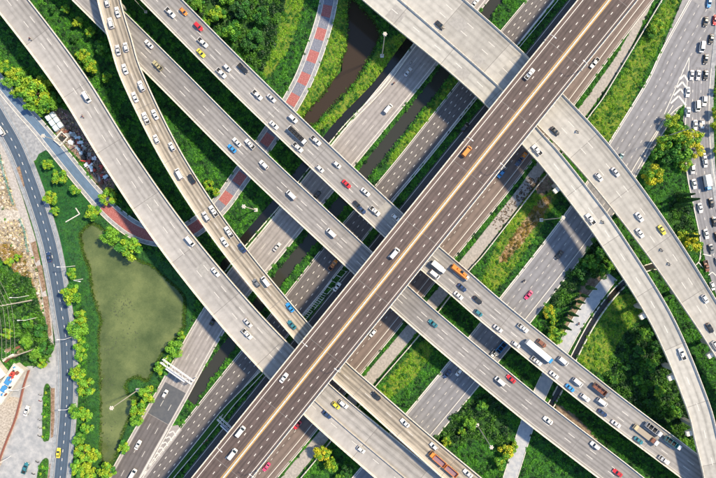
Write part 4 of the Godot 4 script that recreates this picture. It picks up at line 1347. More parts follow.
func undergrowth() -> void:
	# blades, weeds and bushes: three multitudes
	var b := MB.new()
	var r3 := RandomNumberGenerator.new()
	r3.seed = 5
	for k in 7:
		var a := TAU * k / 7 + r3.randf()
		var o := Vector3(cos(a), 0, sin(a))
		var sdv := Vector3(-o.z, 0, o.x) * 0.16
		var tone := r3.randf_range(0.7, 1.3)
		b.col = Color(tone, tone, tone)
		b.tri(o * 0.1 - sdv, o * 0.1 + sdv, o * r3.randf_range(0.5, 0.9) + Vector3(0, r3.randf_range(0.35, 0.8), 0))
	var blade := b.mesh(mat.grass_blade)
	b = MB.new()
	for k in 46:
		var d := Vector3(r3.randfn(), absf(r3.randfn()), r3.randfn()).normalized()
		var p := d * Vector3(1, 0.75, 1) * r3.randf_range(0.6, 1.0)
		var nn := (d + Vector3(r3.randfn(), r3.randfn(), r3.randfn()) * 0.6).normalized()
		var u := nn.cross(Vector3(r3.randfn(), r3.randfn(), r3.randfn())).normalized() * 0.3
		var w := nn.cross(u) * 0.65
		var tone := r3.randf_range(0.55, 1.4)
		b.col = Color(tone, tone, tone * 0.9)
		b.tri(p - u, p - w, p + u)
		b.tri(p - u, p + u, p + w)
	var bush := b.mesh(mat.leaf)
	noise.seed = 21
	noise.fractal_octaves = 3
	var grass := []
	var weeds := []
	var thick := []
	for k in 150000:
		var p := Vector2(rng.randf_range(-8, 724), rng.randf_range(-8, 486))
		if look(occ, p) != 0:
			continue
		var z := look(zone, p)
		if z == 2 or z == 3 or z == 6:
			if rng.randf() > 0.03:
				continue
		var q := noise.get_noise_2d(p.x * 0.5, p.y * 0.5)
		var q2 := noise.get_noise_2d(p.x * 0.06 + 70, p.y * 0.06)
		var pos := at(p.x, p.y) + Vector3(0, -0.05, 0)
		if z == 9:
			pos.y = 0.25
		var dark := Vector3(0.004, 0.05, 0.009)
		var lite := Vector3(0.08, 0.32, 0.018)
		if z == 1 or z == 7:
			dark = Vector3(0.005, 0.05, 0.01); lite = Vector3(0.026, 0.15, 0.013)
		elif z == 5:
			dark = Vector3(0.03, 0.17, 0.012); lite = Vector3(0.23, 0.46, 0.02)
		elif z == 4:
			dark = Vector3(0.008, 0.055, 0.012); lite = Vector3(0.08, 0.25, 0.018)
		elif z == 8:
			dark = Vector3(0.1, 0.1, 0.02); lite = Vector3(0.34, 0.24, 0.04)
		var t := clampf(0.4 + 1.2 * q + 1.1 * q2 + rng.randf_range(-0.3, 0.3), 0.0, 1.0)
		var col := dark.lerp(lite, t)
		var c := Color(col.x, col.y, col.z)
		var dice := rng.randf()
		if z == 4 and dice < 0.2:
			var s := rng.randf_range(0.8, 1.9)
			thick.append([spin(Vector3(s, s * 1.1, s), pos), c])
		elif z != 1 and z != 7 and dice < 0.13 + 0.35 * maxf(0.0, q + q2):
			var s := rng.randf_range(0.35, 1.0)
			weeds.append([spin(Vector3(s, s, s), pos), c])
		else:
			var s := rng.randf_range(0.35, 0.75) * (0.7 if z == 1 or z == 7 else 1.0)
			grass.append([spin(Vector3(s, s, s), pos), c])
	for edge in [[POND, 2600], [POOL, 700]]:
		var q := rounded(poly(edge[0]))
		for k in edge[1]:
			var i := rng.randi() % q.size()
			var p := q[i].lerp(q[(i + 1) % q.size()], rng.randf()) + Vector2(rng.randfn(), rng.randfn()) * 0.9
			if look(occ, p) == 1:
				continue
			var g := rng.randf_range(0.05, 0.2)
			var s := rng.randf_range(0.4, 0.9)
			grass.append([spin(Vector3(s, s * 1.3, s), at(p.x, p.y) + Vector3(0, -0.7, 0)), Color(g * 0.45, g, g * 0.1)])
	scatter("grass", blade, grass, "grass growing over all the verges and lawns", "grass")
	scatter("weeds", bush, weeds, "leafy weeds and low shrubs across the verges", "weeds")
	scatter("thicket", bush, thick, "dense dark thicket undergrowth", "undergrowth")

# ------------------------------------------------------------------ masts, lamps, gantries, power poles
func furnish() -> void:
	var masts := [[77, 147, "beside the scrapyard"], [382, 56, "by the dark pool at top"], [256, 210, "between narrow ramp and lower flyover"], [541, 220, "in the weeds beside the curved flyover"], [477, 425, "in the dark grass at the bottom"], [138, 390, "on the pond's small peninsula"], [664, 137, "in the island clump"], [146, 12, "between the diagonal flyovers at top"]]
	var shaft := MB.new()
	shaft.tube([Vector3(0, 0, 0), Vector3(0, 14, 0), Vector3(0, 28, 0)], [0.26, 0.2, 0.13], 10)
	var shaft_m := shaft.mesh(mat.pole_concrete)
	var ring := MB.new()
	ring.tube([Vector3(0, 27.6, 0), Vector3(0, 28.2, 0)], [0.6, 0.7], 12)
	var ring_m := ring.mesh(mat.pole_concrete)
	var head := MB.new()
	head.chamfered(Vector3(0.72, 27.8, 0), Vector3(0.4, 0.35, 0.4), 0.1)
	var head_m := head.mesh(mat.lamp_clear)
	var foot := MB.new()
	foot.chamfered(Vector3(0, 0.2, 0), Vector3(1.6, 0.7, 1.6), 0.08)
	var foot_m := foot.mesh(mat.kerb)
	for e in masts:
		var o := thing("high_mast_lamp", "tall lighting mast %s" % e[2], "lamp post", at(e[0], e[1]), "high lighting masts")
		if e[0] == 146:
			o.scale = Vector3(0.8, 0.55, 0.8)
		put_mesh("base", foot_m, o)
		put_mesh("shaft", shaft_m, o)
		var cr := put_mesh("crown_ring", ring_m, o)
		for k in 6:
			var h := put_mesh("floodlight", head_m, cr)
			h.rotation.y = TAU * k / 6
	var sp := MB.new()
	sp.tube([Vector3.ZERO, Vector3(0, 5, 0), Vector3(0, 8.6, 0), Vector3(-0.8, 9.1, 0), Vector3(-2.6, 9.2, 0)], [0.16, 0.12, 0.09, 0.08, 0.07], 8)
	var sp_m := sp.mesh(mat.white_steel)
	var lh := MB.new()
	lh.chamfered(Vector3(-2.9, 9.2, 0), Vector3(1.1, 0.2, 0.4), 0.06)
	var lh_m := lh.mesh(mat.lamp_clear)
	for e in [[75, 266, 0], [83, 279, 3], [75, 336, 0], [76.5, 404, 0], [29.5, 295.5, 0], [37, 317.5, 0], [30, 385, 0], [11, 456, 0]]:
		var o := thing("street_lamp", "", "street lamp", at(e[0], e[1]), "street lamps on the left")
		put_mesh("pole", sp_m, o)
		put_mesh("lamp_head", lh_m, o)
		o.rotation.y = e[2]
		enter(o, "white curved street lamp", "along the left road" if e[0] > 40 else "in the left green and lot", e[1])
	# sign gantries over the canal road and the underpass road
	gantry(at(167.5, 358.5), at(196, 378.5), 7.0, 1.7, "white truss gantry spanning the canal road below the pond")
	gantry(at(222, 415.5), at(240, 432), 5.6, 1.5, "small white gantry over the dark road beside the top highway")
	# lamps on the top highway's parapets
	var hs := MB.new()
	hs.tube([Vector3.ZERO, Vector3(0, 6.5, 0), Vector3(0.5, 7.2, 0), Vector3(2.0, 7.4, 0)], [0.12, 0.1, 0.08, 0.06], 8)
	hs.chamfered(Vector3(2.3, 7.4, 0), Vector3(0.9, 0.18, 0.35), 0.05)
	var hs_m := hs.mesh(mat.white_steel)
	var cap := MB.new()
	cap.chamfered(Vector3(0, 0.25, 0), Vector3(0.6, 0.5, 0.6), 0.06)
	var cap_m := cap.mesh(mat.parapet)
	var rt: Dictionary = roads.top
	for k in 4:
		for side in [1, -1]:
			var e := spot(rt, nearest("top", at([562, 482, 322, 240][k], [56, 155, 353, 455][k], 25))[0])
			var o := thing("highway_lamp", "", "street lamp", e[0] + e[1] * side * (e[2] - 0.15) + Vector3(0, 1.0, 0), "lamps on the top highway")
			o.rotation.y = atan2(e[1].z * side, -e[1].x * side)
			put_mesh("pole", hs_m, o)
			put_mesh("base", cap_m, o)
			enter(o, "thin white lamp", "on the brown highway's %s parapet" % ("upper" if side > 0 else "lower"), e[0].z)
	# power poles and their cables
	var tops := []
	for e in [[33, 300, 23.0, "tall concrete power pole standing in the left thicket"], [35, 349, 22.0, "tall concrete power pole beside the cluttered shop roof"], [-2, 240, 22.0, "concrete power pole by the lower rubble heap"]]:
		var o := thing("power_pole", e[3], "utility pole", at(e[0], e[1]))
		var b := MB.new()
		b.tube([Vector3(0, -0.2, 0), Vector3(0, e[2] * 0.5, 0), Vector3(0, e[2], 0)], [0.34, 0.26, 0.18], 8)
		put("shaft", b, mat.pole_concrete, o)
		var row := []
		for y in [e[2] - 0.6, e[2] - 3.5, e[2] - 6.5, e[2] - 9.5]:
			b = MB.new()
			b.box(Vector3(-0.6, y, 0), Vector3(1.9, 0.18, 0.2))
			var ca := put("crossarm", b, mat.pole_concrete, o)
			b = MB.new()
			b.tube([Vector3(-1.4, y + 0.08, 0), Vector3(-1.4, y + 0.5, 0)], [0.1, 0.06], 6)
			put("insulator", b, mat.white_steel, ca)
			row.append(o.position + Vector3(-1.4, y + 0.5, 0))
		tops.append(row)
	for pr in [[0, 1, "lower"], [2, 0, "upper"]]:
		for k in 4:
			var a: Vector3 = tops[pr[0]][k]
			var d: Vector3 = tops[pr[1]][k]
			var pts := []
			var rad := []
			for i in 9:
				var t := i / 8.0
				pts.append(a.lerp(d, t) - Vector3(0, 1.0 * 4.0 * t * (1.0 - t), 0))
				rad.append(0.045)
			var b := MB.new()
			b.tube(pts, rad, 5)
			tag(put("power_cable", b, mat.wire), "%s overhead cable of the %s span between power poles" % [["topmost", "second highest", "third highest", "lowest"][k], pr[2]], "cable", "overhead cables")
	# shrubs in pots of the lot's island
	for e in [[47.5, 392], [47, 404], [46.5, 416], [45.5, 427], [44.5, 436], [44.5, 466], [42, 473]]:
		var o := thing("round_shrub", "", "shrub", at(e[0], e[1]) + Vector3(0, 0.26, 0), "clipped shrubs on the lot islands")
		put_mesh("foliage", crown(300 + int(e[1]), 6, 240, 0.16, 1.1, [GOLD, LIME, LIME * 1.2], 0.4), o)
		var b := MB.new()
		b.tube([Vector3(0, -0.1, 0), Vector3(0, 0.6, 0)], [0.08, 0.05], 5)
		put("stem", b, mat.bark, o)
		o.scale = Vector3.ONE * 1.15
		enter(o, "small round yellow shrub", "on the parking lot's grass islands", e[1])

func gantry(a: Vector3, d: Vector3, h: float, wide: float, label: String) -> void:
	var o := thing("sign_gantry", label, "gantry", a)
	var fw := (d - a).normalized()
	var sd := fw.cross(Vector3.UP)
	var L := a.distance_to(d)
	for e in [0.0, L]:
		for s in [-1, 1]:
			var b := MB.new()
			b.tube([fw * e + sd * s * wide * 0.5 + Vector3(0, -0.1, 0), fw * e + sd * s * wide * 0.5 + Vector3(0, h, 0)], [0.2, 0.18], 8)
			put("post", b, mat.white_steel, o)
	for s in [-1, 1]:
		for y in [h, h - 1.2]:
			var b := MB.new()
			b.tube([fw * -0.6 + sd * s * wide * 0.5 + Vector3(0, y, 0), fw * (L + 0.6) + sd * s * wide * 0.5 + Vector3(0, y, 0)], [0.15, 0.15], 6)
			put("chord", b, mat.white_steel, o)
	var n := int(L / 1.8)
	for k in n:
		var b := MB.new()
		var s := 1.0 if k % 2 == 0 else -1.0
		b.tube([fw * (L * k / n) + sd * s * wide * 0.5 + Vector3(0, h, 0), fw * (L * (k + 1) / n) - sd * s * wide * 0.5 + Vector3(0, h, 0)], [0.07, 0.07], 5)
		put("brace", b, mat.white_steel, o)
	var p := MB.new()
	p.box(Vector3(0, h - 0.4, 0), Vector3(0.2, 2.6, L * 0.62), Transform3D(Basis(sd, Vector3.UP, -fw), fw * L * 0.52 + sd * (wide * 0.5 + 0.4)))
	var sgn := put("sign_panel", p, mat.sign_blue, o)
	p = MB.new()
	p.box(Vector3(0, h + 0.93, 0), Vector3(0.5, 0.14, L * 0.64), Transform3D(Basis(sd, Vector3.UP, -fw), fw * L * 0.52 + sd * (wide * 0.5 + 0.4)))
	put("sign_hood", p, mat.white_steel, sgn)

# ------------------------------------------------------------------ vehicles; forward is -z
var moulds := {}
const PAINT := {"white": [0.8, 0.8, 0.78], "silver": [0.5, 0.51, 0.52], "black": [0.018, 0.019, 0.021], "navy": [0.02, 0.045, 0.12], "blue": [0.03, 0.26, 0.6], "red": [0.6, 0.02, 0.025], "pink": [0.7, 0.06, 0.17], "yellow": [0.72, 0.62, 0.05], "orange": [0.72, 0.24, 0.03], "khaki": [0.4, 0.36, 0.2], "teal": [0.03, 0.18, 0.22], "brown": [0.2, 0.08, 0.04], "grey": [0.16, 0.17, 0.18]}

func paint(c: String) -> StandardMaterial3D:
	var p: Array = PAINT[c]
	return plain("paint_" + c, lin(p[0], p[1], p[2]), 0.32, 0.0, 0.7)

func body_ring(z: float, w: float, lo: float, hi: float) -> Array:
	return [Vector3(-w * 0.9, lo, z), Vector3(-w, lo + 0.14, z), Vector3(-w, hi - 0.14, z), Vector3(-w * 0.86, hi, z), Vector3(0, hi + 0.025, z), Vector3(w * 0.86, hi, z), Vector3(w, hi - 0.14, z), Vector3(w, lo + 0.14, z), Vector3(w * 0.9, lo, z)]

func pane(o: Node3D, called: String, a: Vector3, b: Vector3, c: Vector3, d: Vector3, inset := 0.1) -> void:
	var m := (a + b + c + d) * 0.25
	var nn: Vector3 = (c - a).cross(b - a).normalized()
	if nn.dot(m - Vector3(0, 0.5, m.z * 0.6)) < 0:
		nn = -nn
	var q := []
	var k := []
	for p in [a, b, c, d]:
		q.append(p.lerp(m, inset) + nn * 0.022)
		k.append(p.lerp(m, inset) - nn * 0.02)
	var mb := MB.new()
	mb.loft([k, q])
	put(called, mb, mat.glass, o)

func wheels(o: Node3D, xs: Array, half: float, r := 0.32, w := 0.22) -> void:
	var key := "wheel%.2f" % r
	if not moulds.has(key):
		var b := MB.new()
		b.tube([Vector3(-w * 0.5, 0, 0), Vector3(-w * 0.35, 0, 0), Vector3(w * 0.35, 0, 0), Vector3(w * 0.5, 0, 0)], [r * 0.86, r, r, r * 0.86], 12)
		moulds[key] = b.mesh(mat.tyre)
	for z in xs:
		for s in [-1, 1]:
			var k := put_mesh("wheel", moulds[key], o)
			k.position = Vector3(s * (half - w * 0.45), r, z)

func lights(o: Node3D, zf: float, zb: float, w: float, yf: float, yb: float) -> void:
	for s in [-1, 1]:
		var b := MB.new()
		b.chamfered(Vector3(s * w, yf, zf), Vector3(0.34, 0.14, 0.2), 0.04)
		put("headlight", b, mat.lamp_clear, o)
		b = MB.new()
		b.chamfered(Vector3(s * w, yb, zb), Vector3(0.3, 0.16, 0.14), 0.04)
		put("taillight", b, mat.lamp_red, o)

# spec: rings of the body, then the cabin as [z front low, z front high, z back high, z back low, half-width low, half-width high, y low, y high]
func car(o: Node3D, rings: Array, cab: Array, m: Material, axles: Array) -> void:
	var b := MB.new()
	var rr := []
	for e in rings:
		rr.append(body_ring(e[0], e[1], e[2], e[3]))
	b.loft(rr)
	put("body", b, m, o)
	var lo := []
	var hi := []
	for e in [[-1, 0], [1, 0], [1, 1], [-1, 1]]:
		lo.append(Vector3(e[0] * cab[4], cab[6], cab[3] if e[1] else cab[0]))
		hi.append(Vector3(e[0] * cab[5], cab[7], cab[2] if e[1] else cab[1]))
	b = MB.new()
	b.loft([lo, hi], false)
	var rl := (cab[2] - cab[1]) as float
	b.loft([hi, [hi[0] + Vector3(0.08, 0.06, 0.1), hi[1] + Vector3(-0.08, 0.06, 0.1), hi[2] + Vector3(-0.08, 0.06, -0.12), hi[3] + Vector3(0.08, 0.06, -0.12)]])
	var cabin := put("cabin", b, m, o)
	pane(cabin, "windshield", lo[0], lo[1], hi[1], hi[0], 0.09)
	pane(cabin, "rear_window", lo[2], lo[3], hi[3], hi[2], 0.14)
	pane(cabin, "side_window", lo[3], lo[0], hi[0], hi[3], 0.13)
	pane(cabin, "side_window", lo[1], lo[2], hi[2], hi[1], 0.13)
	for s in [-1, 1]:
		b = MB.new()
		b.chamfered(Vector3(s * (cab[4] + 0.16), cab[6] + 0.08, cab[0] + 0.35), Vector3(0.24, 0.14, 0.14), 0.03)
		put("mirror", b, m, cabin)
	var w: float = rings[1][1]
	wheels(o, axles, rings[3][1] + 0.02)
	lights(o, rings[1][0] - 0.02, rings[-2][0] + 0.04, w - 0.14, rings[1][3] - 0.06, rings[-2][3] - 0.12)

func open_bed(o: Node3D, z0: float, z1: float, half: float, y0: float, y1: float, m: Material, liner: Material) -> void:
	var b := MB.new()
	b.box(Vector3(0, y0, (z0 + z1) * 0.5), Vector3(half * 2 - 0.14, 0.08, z1 - z0 - 0.14))
	put("bed_floor", b, liner, o)
	for e in [[-half + 0.05, (z0 + z1) * 0.5, 0.1, z1 - z0], [half - 0.05, (z0 + z1) * 0.5, 0.1, z1 - z0], [0.0, z0 + 0.05, half * 2 - 0.2, 0.1], [0.0, z1 - 0.05, half * 2 - 0.2, 0.1]]:
		b = MB.new()
		b.box(Vector3(e[0], (y0 + y1) * 0.5, e[1]), Vector3(e[2], y1 - y0 + 0.1, e[3]))
		put("bed_side", b, m, o)

func truck_cab(o: Node3D, z: float, half: float, tall: float, long: float, m: Material) -> void:
	var b := MB.new()
	var y := tall
	b.loft([body_ring(z, half * 0.9, 0.5, 1.3), body_ring(z + 0.06, half, 0.45, 1.45)])
	b.loft([[Vector3(-half, 0.5, z + 0.06), Vector3(half, 0.5, z + 0.06), Vector3(half, 0.5, z + long), Vector3(-half, 0.5, z + long)], [Vector3(-half, 1.4, z + 0.06), Vector3(half, 1.4, z + 0.06), Vector3(half, 1.4, z + long), Vector3(-half, 1.4, z + long)], [Vector3(-half * 0.93, y, z + 0.35), Vector3(half * 0.93, y, z + 0.35), Vector3(half * 0.93, y, z + long), Vector3(-half * 0.93, y, z + long)], [Vector3(-half * 0.86, y + 0.1, z + 0.5), Vector3(half * 0.86, y + 0.1, z + 0.5), Vector3(half * 0.86, y + 0.1, z + long - 0.1), Vector3(-half * 0.86, y + 0.1, z + long - 0.1)]])
	var cb := put("cab", b, m, o)
	pane(cb, "windshield", Vector3(-half, 1.4, z + 0.06), Vector3(half, 1.4, z + 0.06), Vector3(half * 0.93, y, z + 0.35), Vector3(-half * 0.93, y, z + 0.35), 0.1)
	for s in [-1, 1]:
		pane(cb, "side_window", Vector3(s * half, 1.4, z + 0.06), Vector3(s * half, 1.4, z + long * 0.8), Vector3(s * half * 0.93, y, z + long * 0.8), Vector3(s * half * 0.93, y, z + 0.35), 0.14)
		b = MB.new()
		b.chamfered(Vector3(s * (half + 0.18), 1.7, z + 0.25), Vector3(0.26, 0.5, 0.14), 0.04)
		put("mirror", b, mat.chassis, cb)

func chassis(o: Node3D, z0: float, z1: float, half: float) -> void:
	var b := MB.new()
	b.box(Vector3(0, 0.75, (z0 + z1) * 0.5), Vector3(half * 1.3, 0.3, z1 - z0))
	put("chassis", b, mat.chassis, o)

func mould(kind: String, c: String) -> Node3D:
	var key := kind + c
	if moulds.has(key):
		return moulds[key]
	var o := Node3D.new()
	o.name = kind
	var m := paint(c)
	match kind:
		"sedan":
			car(o, [[-2.27, 0.55, 0.38, 0.6], [-2.14, 0.78, 0.26, 0.68], [-1.5, 0.88, 0.22, 0.82], [-0.8, 0.9, 0.22, 0.93], [0.9, 0.9, 0.22, 0.96], [1.75, 0.87, 0.24, 0.95], [2.15, 0.79, 0.28, 0.9], [2.26, 0.6, 0.42, 0.74]], [-0.95, -0.2, 0.85, 1.55, 0.79, 0.63, 0.9, 1.4], m, [-1.4, 1.4])
		"hatchback":
			car(o, [[-1.97, 0.5, 0.38, 0.62], [-1.85, 0.74, 0.26, 0.72], [-1.3, 0.84, 0.22, 0.88], [-0.8, 0.85, 0.22, 0.98], [0.9, 0.85, 0.22, 1.0], [1.6, 0.84, 0.24, 1.0], [1.85, 0.78, 0.28, 0.96], [1.95, 0.6, 0.42, 0.8]], [-1.0, -0.3, 1.25, 1.8, 0.77, 0.63, 0.94, 1.48], m, [-1.2, 1.22])
		"suv":
			car(o, [[-2.32, 0.6, 0.45, 0.8], [-2.18, 0.84, 0.34, 0.92], [-1.6, 0.94, 0.28, 1.06], [-0.9, 0.95, 0.28, 1.12], [1.0, 0.95, 0.28, 1.14], [1.9, 0.94, 0.3, 1.14], [2.2, 0.88, 0.34, 1.1], [2.3, 0.7, 0.48, 0.9]], [-1.1, -0.45, 1.7, 2.15, 0.86, 0.72, 1.08, 1.76], m, [-1.42, 1.42])
		"van":
			car(o, [[-2.47, 0.6, 0.45, 0.9], [-2.35, 0.86, 0.34, 1.02], [-2.0, 0.94, 0.28, 1.18], [-1.5, 0.95, 0.28, 1.25], [1.0, 0.95, 0.28, 1.25], [2.1, 0.95, 0.3, 1.25], [2.38, 0.92, 0.34, 1.22], [2.45, 0.8, 0.48, 1.0]], [-2.0, -1.2, 2.2, 2.36, 0.9, 0.8, 1.2, 2.05], m, [-1.6, 1.5])
		"pickup_truck":
			car(o, [[-2.6, 0.6, 0.5, 0.8], [-2.46, 0.84, 0.38, 0.9], [-1.8, 0.92, 0.32, 1.04], [-1.1, 0.92, 0.32, 1.08], [0.3, 0.92, 0.32, 1.08], [0.62, 0.92, 0.32, 1.06], [0.66, 0.9, 0.36, 0.8], [2.5, 0.88, 0.42, 0.7]], [-1.25, -0.6, 0.35, 0.6, 0.84, 0.68, 1.04, 1.68], m, [-1.62, 1.5])
			open_bed(o, 0.68, 2.62, 0.91, 0.74, 1.14, m, mat.bed_liner)
		"box_truck":
			truck_cab(o, -3.5, 1.02, 2.2, 1.7, m)
			chassis(o, -3.0, 3.4, 0.7)
			var b := MB.new()
			b.chamfered(Vector3(0, 2.05, 0.95), Vector3(2.3, 2.3, 5.2), 0.06)
			put("cargo_box", b, paint("white"), o)
			b = MB.new()
			b.box(Vector3(0, 3.22, 0.95), Vector3(0.1, 0.05, 5.0))
			put("roof_seam", b, mat.white_steel, o)
			wheels(o, [-2.6, 1.6, 2.4], 1.08, 0.42, 0.28)
		"long_truck":
			truck_cab(o, -7.0, 1.15, 2.7, 1.8, m)
			chassis(o, -6.5, 6.8, 0.8)
			var b := MB.new()
			b.chamfered(Vector3(0, 2.4, 1.0), Vector3(2.5, 2.8, 12.2), 0.07)
			put("cargo_box", b, paint("white"), o)
			for k in 5:
				b = MB.new()
				b.box(Vector3(0, 3.81, -4.2 + k * 2.6), Vector3(2.3, 0.03, 0.08))
				put("roof_rib", b, mat.white_steel, o)
			wheels(o, [-6.0, -3.6, -2.6, 4.6, 5.6], 1.16, 0.48, 0.3)
		"open_truck":
			truck_cab(o, -4.0, 1.08, 2.3, 1.7, paint("white") if c == "silver" or c == "teal" else paint("grey"))
			chassis(o, -3.6, 4.0, 0.75)
			open_bed(o, -2.1, 4.2, 1.15, 1.0, 2.3, m, mat.bed_liner if c != "brown" else paint("brown"))
			for k in 3:
				var b := MB.new()
				b.box(Vector3(0, 2.3, -1.0 + k * 2.0), Vector3(2.2, 0.1, 0.14))
				put("cross_bar", b, m, o)
			wheels(o, [-3.1, 2.0, 3.0], 1.12, 0.45, 0.28)
		"panel_truck":
			truck_cab(o, -5.2, 1.12, 2.4, 1.8, paint("white"))
			chassis(o, -4.8, 5.2, 0.8)
			var b := MB.new()
			b.box(Vector3(0, 1.0, 1.0), Vector3(2.4, 0.16, 8.6))
			put("flat_bed", b, mat.white_steel, o)
			for k in 12:
				b = MB.new()
				b.chamfered(Vector3((k % 2 - 0.5) * 1.15, 1.75, -2.7 + (k / 2) * 1.38), Vector3(1.0, 1.3, 1.18), 0.06)
				put("cargo_crate", b, mat.bed_liner, o)
			wheels(o, [-4.3, 3.0, 4.0], 1.15, 0.46, 0.28)
		"crane_truck":
			truck_cab(o, -4.6, 1.08, 2.1, 1.5, paint("white"))
			chassis(o, -4.2, 4.8, 0.8)
			var b := MB.new()
			b.chamfered(Vector3(0, 1.2, 0.9), Vector3(2.4, 0.5, 7.6), 0.05)
			put("carrier", b, m, o)
			b = MB.new()
			b.chamfered(Vector3(0.4, 2.3, 0.2), Vector3(0.7, 0.8, 8.4), 0.06)
			put("boom", b, m, o)
			for e in [[-0.7, -1.6, 0.9, 1.4], [-0.6, 1.2, 1.0, 1.6], [0.0, 3.8, 2.1, 1.3]]:
				b = MB.new()
				b.chamfered(Vector3(e[0], 1.9, e[1]), Vector3(e[2], 0.9, e[3]), 0.07)
				put("machine_housing", b, m, o)
			b = MB.new()
			b.chamfered(Vector3(-0.6, 2.1, -0.2), Vector3(1.0, 1.3, 1.2), 0.1)
			put("operator_cab", b, mat.glass, o)
			wheels(o, [-3.6, -2.5, 2.2, 3.3], 1.1, 0.5, 0.3)
		"low_loader":
			truck_cab(o, -7.2, 1.1, 2.3, 1.7, paint("orange"))
			chassis(o, -6.8, 7.0, 0.8)
			open_bed(o, -5.2, 0.8, 1.2, 1.1, 2.2, m, plain("load_mauve", lin(0.23, 0.15, 0.19), 0.8))
			open_bed(o, 1.4, 7.4, 1.2, 1.1, 2.2, m, plain("load_mauve", lin(0.23, 0.15, 0.19), 0.8))
			wheels(o, [-6.2, -4.2, -3.2, 4.4, 5.4, 6.4], 1.15, 0.46, 0.28)
		"flatbed_truck":
			truck_cab(o, -6.4, 1.1, 2.4, 1.8, paint("white"))
			chassis(o, -6.0, 6.2, 0.8)
			var b := MB.new()
			b.box(Vector3(0, 1.05, 0.9), Vector3(2.4, 0.2, 10.8))
			put("flat_bed", b, plain("bed_board", lin(0.32, 0.28, 0.22), 0.85), o)
			b = MB.new()
			b.chamfered(Vector3(0, 1.6, -3.7), Vector3(2.1, 1.0, 1.5), 0.1)
			put("cargo_bundle", b, paint("brown"), o)
			b = MB.new()
			b.chamfered(Vector3(0, 1.45, 5.2), Vector3(2.2, 0.7, 1.4), 0.1)
			put("cargo_bundle", b, plain("tan_load", lin(0.5, 0.42, 0.26), 0.8), o)
			wheels(o, [-5.4, -3.4, 3.6, 4.6, 5.5], 1.15, 0.46, 0.28)
		"motorcycle":
			var b := MB.new()
			b.tube([Vector3(0, 0.55, -0.45), Vector3(0, 0.72, -0.1), Vector3(0, 0.74, 0.4), Vector3(0, 0.8, 0.75)], [0.1, 0.17, 0.15, 0.07], 8)
			put("body", b, m, o)
			b = MB.new()
			b.tube([Vector3(-0.36, 1.02, -0.38), Vector3(0, 0.98, -0.48), Vector3(0.36, 1.02, -0.38)], [0.025, 0.03, 0.025], 6)
			put("handlebar", b, mat.chassis, o)
			b = MB.new()
			b.tube([Vector3(0, 0.95, -0.5), Vector3(0, 0.3, -0.72)], [0.05, 0.04], 6)
			put("fork", b, mat.steel, o)
			b = MB.new()
			b.chamfered(Vector3(0, 0.84, 0.28), Vector3(0.3, 0.1, 0.75), 0.03)
			put("seat", b, mat.tyre, o)
			for z in [-0.7, 0.62]:
				b = MB.new()
				b.tube([Vector3(-0.06, 0.29, z), Vector3(-0.03, 0.29, z), Vector3(0.03, 0.29, z), Vector3(0.06, 0.29, z)], [0.25, 0.29, 0.29, 0.25], 12)
				put("wheel", b, mat.tyre, o)
			b = MB.new()
			b.chamfered(Vector3(0, 0.86, -0.56), Vector3(0.18, 0.16, 0.1), 0.03)
			put("headlight", b, mat.lamp_clear, o)
	moulds[key] = o
	return o

